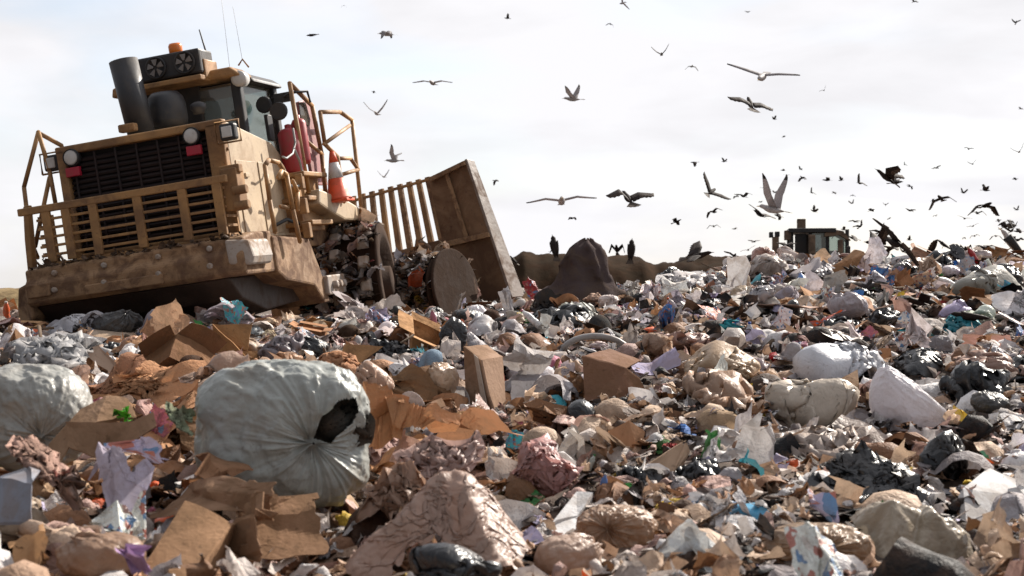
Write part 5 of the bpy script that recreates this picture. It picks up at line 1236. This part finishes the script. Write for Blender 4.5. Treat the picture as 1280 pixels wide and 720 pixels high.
# orange netting, hoop, long stick
b = MB()
for k in range(9): b.tube([at(982 + k*1.2 + random.uniform(-1, 1), 506 + k*.6, 9.5), at(978 + k*1.4, 528, 9.42), at(976 + k*1.6 + random.uniform(-2, 2), 552, 9.45)], .006, 5)
for k in range(9): b.tube([at(980 - k*.3, 509 + k*5, 9.44), at(994 - k*.2, 508 + k*5.2, 9.44)], .005, 5)
b.prism([at(946, 548, 9.4), at(958, 530, 9.5), at(976, 520, 9.5), at(974, 546, 9.35), at(966, 554, 9.3)], (0, .02, .02)); c = at(970, 550, 9.4)
o = b.build('plastic_netting', m_net, M=Matrix.Translation(-c)); o.location = c; tag(o, 'bright orange plastic netting on the left end of the dirty cream sack', 'netting'); HERO.append(((944, 504, 994, 556), 9.4, 'orange netting'))
dh = hit(745, 445); b = MB(); pts = [at(716, 462, dh - .1)] + [at(744 + 44*math.cos(R(a)), 446 - 26*math.sin(R(a)), dh + .1) for a in range(170, 5, -15)]
b.tube(pts, .028, 8); c = pts[0].copy(); o = b.build('pipe_hoop', m_hard, M=Matrix.Translation(-c)); o.location = c; o.color = (.30, .28, .27, 1); tag(o, 'grey plastic pipe bent in a hoop behind the brown crate', 'pipe'); HERO.append(((700, 420, 790, 440), dh, 'grey pipe hoop'))
for (p0, p1, lab, r) in (((1206, 505), (1284, 484), 'long dark stick lying across the black bag at the right edge', .022), ((1148, 348), (1178, 318), 'pale stick poking up from the crest beside the black sheet', .02), ((952, 440), (987, 414), 'dirty grey slat leaning up behind the white and pale blue bag', .03), ((905, 566), (944, 544), 'dark twig right of the black draped bag in the middle', .016)):
    d_ = hit((p0[0]+p1[0])/2, max(p0[1], p1[1])); a_, e_ = at(*p0, d_ - .1), at(*p1, d_ + .3); b = MB(); mid = (a_ + e_)/2 + Vector((0, 0, .03)); b.tube([a_, mid, e_], r, 7, r2=r*.6); o = b.build('stick', m_wood, M=Matrix.Translation(-a_)); o.location = a_; tag(o, lab, 'stick')
# upright bottle with blue base
def bottle_at(cx, cy, hpx, col, cap, lab, rot=(0, 0, 0)):
    d_ = hit(cx, cy + hpx/2) - .1; o = link('bottle', P_['bottle'][0]); s = hpx * d_ / FPX; o.scale = (s*1.2, s*1.2, s); o.location = at(cx, cy + hpx/2, d_); o.rotation_euler = rot; o.color = col + (1,)
    c_ = link('cap', cap_me, o); c_.color = cap + (1,); tag(o, lab, 'bottle'); HERO.append(((cx-6, cy-hpx/2, cx+6, cy+hpx/2), d_, None))
bottle_at(937, 417, 30, (.60, .60, .62), (.03, .12, .5), 'white plastic bottle standing upright, right of the teal crumpled cloth')
bottle_at(735, 577, 22, (.5, .55, .5), (.02, .3, .08), 'clear bottle with a green cap, left of the black tube', (0, .4, 0))
bottle_at(752, 604, 26, (.03, .17, .5), (.5, .5, .5), 'blue bottle lying tilted beside the black tube', (0, .2, 0))

# ------------------------------------------------------------------ scattered individuals
def clash(px, py, y, r=0):
    for (x0, y0, x1, y1), d_, _ in HERO:
        mx_, my_ = (x1-x0)*.06, (y1-y0)*.06
        if x0 + mx_ - r < px < x1 - mx_ + r and y0 + my_ - r*1.3 < py < y1 - my_ + r*.3 and d_ - 1.1 < y < d_ + .25: return True
    return False
def in_machine(x, y, z=0):
    p = MR.inverted() @ Vector((x, y, 1.3)); return -1.3 < p.x < 1.9 and .5 < p.y < 8
kraft = [('beige', 5), ('tan', 4), ('cream', 6), ('pinkish beige', 6), ('brown', 1.2), ('off white', 6), ('white', 5), ('pale grey', 2), ('grey', 1)]
light = [('white', 13), ('off white', 9), ('cream', 4), ('beige', 3), ('pinkish beige', 3), ('pale grey', 4), ('grey', 4), ('lavender', 1), ('teal', .3), ('blue', .2), ('red', .15), ('green', .15), ('brown', 1.), ('dark grey', 1.5)]
wildc = [('white', 6), ('lavender', 2), ('red', 1.2), ('blue', 1.2), ('teal', .9), ('green', .8), ('yellow', 1.2), ('orange', .9), ('pink', 1), ('cream', 3), ('pale grey', 2)]
clothc = [('brown', 3), ('dark grey', 4), ('grey', 3), ('beige', 2), ('maroon', 1.2), ('blue', 1), ('lavender', .6), ('dark brown', 4), ('pinkish beige', 1.5), ('black', 1.5), ('green', .3)]
cardc = [('tan', 7), ('brown', 4), ('beige', 3), ('cream', 1), ('dark brown', 2)]
def pick(t): return random.choices([a for a, _ in t], [b for _, b in t])[0]
KIND = {
 'kraft_paper': (110, (.38, .85), [('tan', 5), ('beige', 5), ('cream', 4), ('pinkish beige', 5), ('brown', 1.5), ('off white', 2)], 'crumpled kraft paper', 'paper', 'large crumpled sheets of kraft paper in the foreground', 30),
 # count, size range, palette, phrase, category, group, tilt
 'cardboard': (190, (.18, .50), cardc, 'cardboard piece', 'cardboard', 'cardboard pieces in the heap', 26),
 'tied_bag': (70, (.22, .42), light, 'filled plastic bag', 'bag', 'filled bags in the heap', 25),
 'black_bag': (130, (.22, .58), [('black', 5), ('dark grey', 2)], 'plastic rubbish bag', 'bag', 'black bags in the heap', 25),
 'plastic_bag': (290, (.25, .62), light, 'crumpled plastic bag', 'bag', 'crumpled plastic bags in the heap', 35),
 'plastic_film': (240, (.22, .60), light, 'torn plastic film', 'plastic film', 'plastic film in the heap', 40),
 'paper': (290, (.14, .38), light, 'crumpled paper', 'paper', 'crumpled paper in the heap', 50),
 'paper_bag': (80, (.2, .42), kraft, 'crushed paper bag', 'paper bag', 'paper bags in the heap', 30),
 'wrapper': (240, (.12, .32), wildc, 'printed wrapper', 'wrapper', 'printed wrappers in the heap', 50),
 'rag': (150, (.2, .5), clothc, 'crumpled cloth', 'cloth', 'rags in the heap', 30),
 'box': (34, (.22, .42), cardc, 'crushed open cardboard box', 'box', 'crushed boxes in the heap', 40),
 'bottle': (46, (.24, .32), wildc, 'plastic bottle', 'bottle', 'bottles in the heap', 90),
 'cup': (40, (.18, .26), [('white', 5), ('off white', 3), ('red', .5)], 'disposable cup', 'cup', 'cups in the heap', 90),
 'tray': (34, (.2, .3), [('white', 5), ('off white', 3), ('grey', 1), ('black', .5)], 'round foam tray', 'tray', 'foam trays in the heap', 70),
 'can': (30, (.18, .24), [('pale grey', 4), ('red', 1), ('grey', 2)], 'dented tin can', 'can', 'cans in the heap', 90),
 'stick': (50, (.4, 1.1), [('brown', 1)], 'broken stick', 'stick', 'sticks in the heap', 35)}
def sample_xy():
    while True:
        u_ = random.random(); y = 4.2 + 22.5 * u_ ** .72
        s_ = random.uniform(-.46, .46); x = s_ * y
        w_ = y / 27.
        if random.random() < max(.28, w_): return x, y
SC = []
for kind, (cnt, (s0, s1), pal, phrase, cat, grp, tl) in KIND.items():
    k = 0; tries = 0
    while k < cnt and tries < 6000:
        tries += 1
        x, y = sample_xy()
        fore = y < 8.5 and x < .6; leftside = x / y < -.12
        size = random.uniform(s0, s1) * (random.random() < .12 and 1.35 or 1)
        p = pal
        if kind in ('tied_bag', 'plastic_bag', 'plastic_film', 'paper') and (fore or (leftside and random.random() < .5)): p = kraft
        if kind == 'kraft_paper':
            y = random.uniform(4.9, 10.5); x = random.uniform(-.42, .22 if y < 9 else .0) * y; size *= .6 + y * .03
        if kind in ('black_bag', 'rag') and (y < 9 and random.random() < .6 or leftside and random.random() < .4): continue
        h0 = hh(x, y); lift = random.uniform(-.04, .10) + (.04 if y > 18 else 0)
        z = h0 + lift
        px, py = proj((x, y, z + size * .15)); r_px = size / y * FPX * .42
        if clash(px, py, y, r_px) or in_machine(x, y): continue
        if 955 < px < 1080 and y > 17 and kind in ('tied_bag', 'black_bag', 'box'): continue
        if y > 8 and leftside and 16.3 < y: 
            if random.random() < .5: continue
        if y < 7.2 and kind == 'tied_bag': continue
        colname = pick(p)
        if size > .34 and kind in ('tied_bag', 'plastic_bag', 'plastic_film') and colname in ('green', 'teal', 'blue', 'red'): colname = 'off white'
        me_ = random.choice(P_[kind]); o = link(kind, me_)
        asp = random.uniform(.85, 1.2)
        zs = 1.0 if kind in ('bottle', 'cup', 'can', 'tray', 'box', 'stick') else random.uniform(.8, 1.35)
        o.scale = (size * asp, size / asp, size * zs)
        o.rotation_euler = (R(random.gauss(0, tl * .5)), R(random.gauss(0, tl * .5)), random.uniform(0, 6.283))
        o.location = (x, y, z + (.05 if kind in ('bottle', 'cup', 'can', 'tray', 'stick') else 0)); o.color = jit(PAL[colname], .18)
        if kind == 'bottle':
            c_ = link('cap', cap_me, o); c_.color = jit(PAL[pick(wildc)])
        tag(o, None, cat, grp); SC.append((o, px, py, y, size, colname, kind, phrase, (s0 + s1)/2)); k += 1

# ------------------------------------------------------------------ loose litter: thousands of small scraps as one thing
def litter(name, X, Y, Zf, sizes, cols, seed, tilt=.42, protos=None):
    g = np.random.default_rng(seed); n = len(X)
    ps = protos; out_v, out_f, out_c = [], [], []; off_ = 0
    which = g.integers(0, len(ps), n)
    for k, (V, F_) in enumerate(ps):
        ii = np.nonzero(which == k)[0]
        if not len(ii): continue
        a = g.uniform(0, 2*np.pi, len(ii)); b_ = g.normal(0, tilt, len(ii)); c = g.normal(0, tilt, len(ii))
        ca, sa, cb, sb, cc, sc_ = np.cos(a), np.sin(a), np.cos(b_), np.sin(b_), np.cos(c), np.sin(c)
        v = (V - [0, 0, .1])[None] * sizes[ii][:, None, None]
        x, y, z = v[..., 0], v[..., 1], v[..., 2]
        y, z = y*cb[:, None] - z*sb[:, None], y*sb[:, None] + z*cb[:, None]
        x, z = x*cc[:, None] + z*sc_[:, None], -x*sc_[:, None] + z*cc[:, None]
        x, y = x*ca[:, None] - y*sa[:, None], x*sa[:, None] + y*ca[:, None]
        v = np.stack([x + X[ii][:, None], y + Y[ii][:, None], z + Zf[ii][:, None]], -1).reshape(-1, 3)
        nv = len(V); f = (F_[None] + (np.arange(len(ii)) * nv)[:, None, None] + off_).reshape(-1, F_.shape[1])
        out_v.append(v); out_f.append(f); out_c.append(np.repeat(cols[ii], nv, 0)); off_ += nv * len(ii)
    return mesh_np(name, np.concatenate(out_v), np.concatenate(out_f), True, cols=np.concatenate(out_c), mats=[m_litter])
def sub(VF, n0, n1):
    P = VF[0].reshape(n0, n0, 3); return normalise(resample(P, n1, n1, False).reshape(-1, 3)), gridF(n1, n1)
SM = [cr(500 + i, 8, 12, .9, 1 + .4*(i % 4), 0) for i in range(6)] + [sub(v, 32, 10) for v in SHEETS] + [sub(v, 32, 9) for v in RAGS]
SL = [sub(v, 32, 16) for v in SHEETS + RAGS[:3]]
def litcols(n, g, warm):
    names = ['white', 'off white', 'cream', 'beige', 'tan', 'brown', 'pinkish beige', 'pale grey', 'grey', 'dark grey', 'black', 'dark brown', 'lavender', 'blue', 'teal', 'red', 'orange', 'green', 'yellow', 'pink']
    wc_ = np.array([15, 14, 10, 8, 4, 4, 9, 8, 4, 5, 6, 5, 1.5, .45, .4, .45, .3, .4, .45, .4]); ww = np.array([10, 12, 13, 12, 8, 5, 11, 4, 2, 2, 2, 4, 1.5, .3, .3, .3, .3, .3, .4, .4])
    pc = np.array([PAL[k] for k in names])
    i1 = g.choice(len(names), n, p=wc_/wc_.sum()); i2 = g.choice(len(names), n, p=ww/ww.sum())
    c = np.where(warm[:, None], pc[i2], pc[i1]); return c * g.uniform(.85, 1.25, (n, 1))
g = np.random.default_rng(3); n = 21000
yy = 4 + 24 * g.random(n) ** .62; xx = g.uniform(-.47, .47, n) * yy
near = g.random(n) < .26; yy = np.where(near, g.uniform(3.8, 10, n), yy); xx = np.where(near, g.uniform(-.47, .47, n) * yy, xx)
zz = height(xx, yy) + g.uniform(-.03, .09, n); sz = g.uniform(.06, .22, n) * np.where(near, .7, 1)
ok = np.ones(n, bool)
n2 = 6000; y2 = 4.2 + 23.5 * g.random(n2) ** .7; x2 = g.uniform(-.47, .47, n2) * y2; z2 = height(x2, y2) + g.uniform(-.05, .06, n2); s2_ = g.uniform(.20, .58, n2)
xx, yy, zz, sz = (np.concatenate(v) for v in ((xx, x2), (yy, y2), (zz, z2), (sz, s2_))); big_l = np.arange(len(xx)) >= n; ok = np.ones(len(xx), bool)
pxs = 640 + xx/yy*FPX; pys = 360 - (zz - CAMZ)/yy*FPX
for (x0, y0, x1, y1), d_, _ in HERO: ok &= ~((((pxs - (x0+x1)/2) / ((x1-x0)*.47))**2 + ((pys - (y0*.54+y1*.46)) / ((y1-y0)*.40))**2 < 1) & (yy < d_ + .15) & (yy > d_ - .55))
xx, yy, zz, sz, big_l = xx[ok], yy[ok], zz[ok], sz[ok], big_l[ok]
warm = ((yy < 9) & (xx < .8)) | ((xx/yy < -.1) & (g.random(len(xx)) < .6))
lc = litcols(len(xx), g, warm)
bk = big_l & ~warm & (g.random(len(xx)) < np.where(yy > 11, .30, .18)); lc[bk] = np.array([.016, .015, .016]); br_ = big_l & (g.random(len(xx)) < .10); lc[br_] = np.array([.30, .15, .08]) 
ma = litter('loose_litter', xx[~big_l], yy[~big_l], zz[~big_l], sz[~big_l], lc[~big_l], 4, protos=SM)
lo_ = link('loose_litter', ma); tag(lo_, kind='stuff')
mb_ = litter('loose_film', xx[big_l], yy[big_l], zz[big_l], sz[big_l], lc[big_l], 6, .3, protos=SL); lf_ = link('loose_film', mb_); tag(lf_, kind='stuff')
# refuse caked on the compactor wheels
g = np.random.default_rng(8)
for (wo, M_, x0, x1, y, z, r, seed) in WH:
    if seed == 2: n = 260
    else: n = 700
    a = g.uniform(0, 2*np.pi, n); xs_ = g.uniform(x0, x1 - .06, n); rr = r + g.uniform(-.02, .12, n)
    P = np.stack([xs_, y + np.sin(a)*rr, z + np.cos(a)*rr], -1)
    if M_ is not None: P = P @ np.array(M_.to_3x3()).T + np.array(M_.translation)
    cols = litcols(n, g, g.random(n) < .4) * np.where(g.random(n) < .42, .40, 1.)[:, None]
    me_ = litter('caked_refuse', P[:, 0], P[:, 1], P[:, 2], g.uniform(.08, .30, n), cols, seed, protos=SM); co_ = link('caked_refuse', me_, wo); co_['kind'] = 'stuff'
g = np.random.default_rng(12); n = 260; P = np.stack([g.uniform(-1.35, 1.35, n), g.uniform(-.50, -.14, n), -.15 + g.uniform(-.02, .03, n)], -1) @ np.array(MR.to_3x3()).T + np.array(MR.translation)
md_ = link('caked_mud', litter('caked_mud', P[:, 0], P[:, 1], P[:, 2], g.uniform(.03, .13, n), np.array([.13, .085, .055]) * g.uniform(.5, 1.6, (n, 1)), 13, protos=SM), root); md_.matrix_parent_inverse = MR.inverted(); md_['kind'] = 'stuff'
b = None

# ------------------------------------------------------------------ labels that single each scattered piece out
marks = [(((x0+x1)/2, (y0+y1)/2), m_) for (x0, y0, x1, y1), _, m_ in HERO if m_] + [((175, 240), 'yellow machine'), ((610, 330), 'raised blade'), ((1020, 300), 'distant cab'), ((790, 335), 'dirt berm')]
def direction(dx, dy):
    a = math.degrees(math.atan2(-dy, dx)) % 360
    return ['right of', 'above right of', 'above', 'above left of', 'left of', 'below left of', 'below', 'below right of'][int((a + 22.5) // 45) % 8]
def nearest(px, py, k=0):
    return sorted(marks, key=lambda t: (t[0][0]-px)**2 + (1.6*(t[0][1]-py))**2)[k]
used = {}
def assign(entries):
    for (o, px, py, base) in entries:
        done = False
        for k in range(3):
            (mx_, my_), ph = nearest(px, py, k); dist = math.hypot(px - mx_, py - my_); how = 'just ' if dist < 55 else '' if dist < 130 else 'far '
            lab = f'{base} {how}{direction(px - mx_, py - my_)} the {ph}'
            if lab not in used and len(lab.split()) <= 16: used[lab] = 1; o['label'] = lab; done = True; break
        if not done:
            (mx_, my_), ph = nearest(px, py, 0); (m2, n2), ph2 = nearest(px, py, 1)
            lab = f'{base} between the {ph} and the {ph2}'
            if len(lab.split()) > 16: lab = f'{base} {direction(px - mx_, py - my_)} the {ph}'
            if len(lab.split()) > 16: lab = f'{base} by the {ph}'
            o['label'] = lab
ent = []
for (o, px, py, y, size, coln, kind, phrase, ms) in SC:
    sw = 'large' if size > ms * 1.25 else 'small' if size < ms * .8 else 'medium'
    ent.append((o, px, py, f'{sw} {coln} {phrase}'))
assign(ent)
bents = [(o, px, py) for (o, px, py) in BIRDS if 'label' not in o]
for i, (o, px, py) in enumerate(bents):
    big_ = [(716, 124, 'lone pale gull with a V of wings'), (953, 96, 'large gliding pale gull'), (938, 130, 'fan-tailed dark bird'), (785, 248, 'dark bird with one arched wing'), (702, 252, 'flat-winged white gull'), (889, 240, 'steeply banking dark bird'), (966, 250, 'big white-winged gull'), (1110, 219, 'largest high dark bird'), (1232, 257, 'lowest drooping-winged dark bird'), (484, 43, 'drooping-winged gull'), (541, 104, 'thin head-on gull'), (1116, 300, 'big bird taking off'), (1020, 300, 'distant cab'), (390, 44, 'dark bird with closed wings'), (1266, 306, 'standing gull')]
    for k in range(4):
        bx2, by2, ph = sorted(big_, key=lambda t: (t[0]-px)**2 + (t[1]-py)**2)[k]; dist = math.hypot(px-bx2, py-by2)
        how = 'just ' if dist < 45 else '' if dist < 120 else 'far '
        lab = f'tiny dark bird {o["_pose"]} {how}{direction(px - bx2, py - by2)} the {ph}'
        if lab not in used and len(lab.split()) <= 16: break
    if len(lab.split()) > 16: lab = lab.replace('far ', '').replace('just ', '')
    if len(lab.split()) > 16: lab = lab.replace('tiny dark bird', 'tiny bird')
    used[lab] = 1; o['label'] = lab
for o, *_ in BIRDS:
    if '_pose' in o: del o['_pose']
root['label'] = 'big dirty yellow landfill compactor with raised steel blade, tilting on the crest of refuse'
for o, *_ in BIRDS:
    w_ = o['label'].split()
    if len(w_) > 16: print('LONG', o['label'])
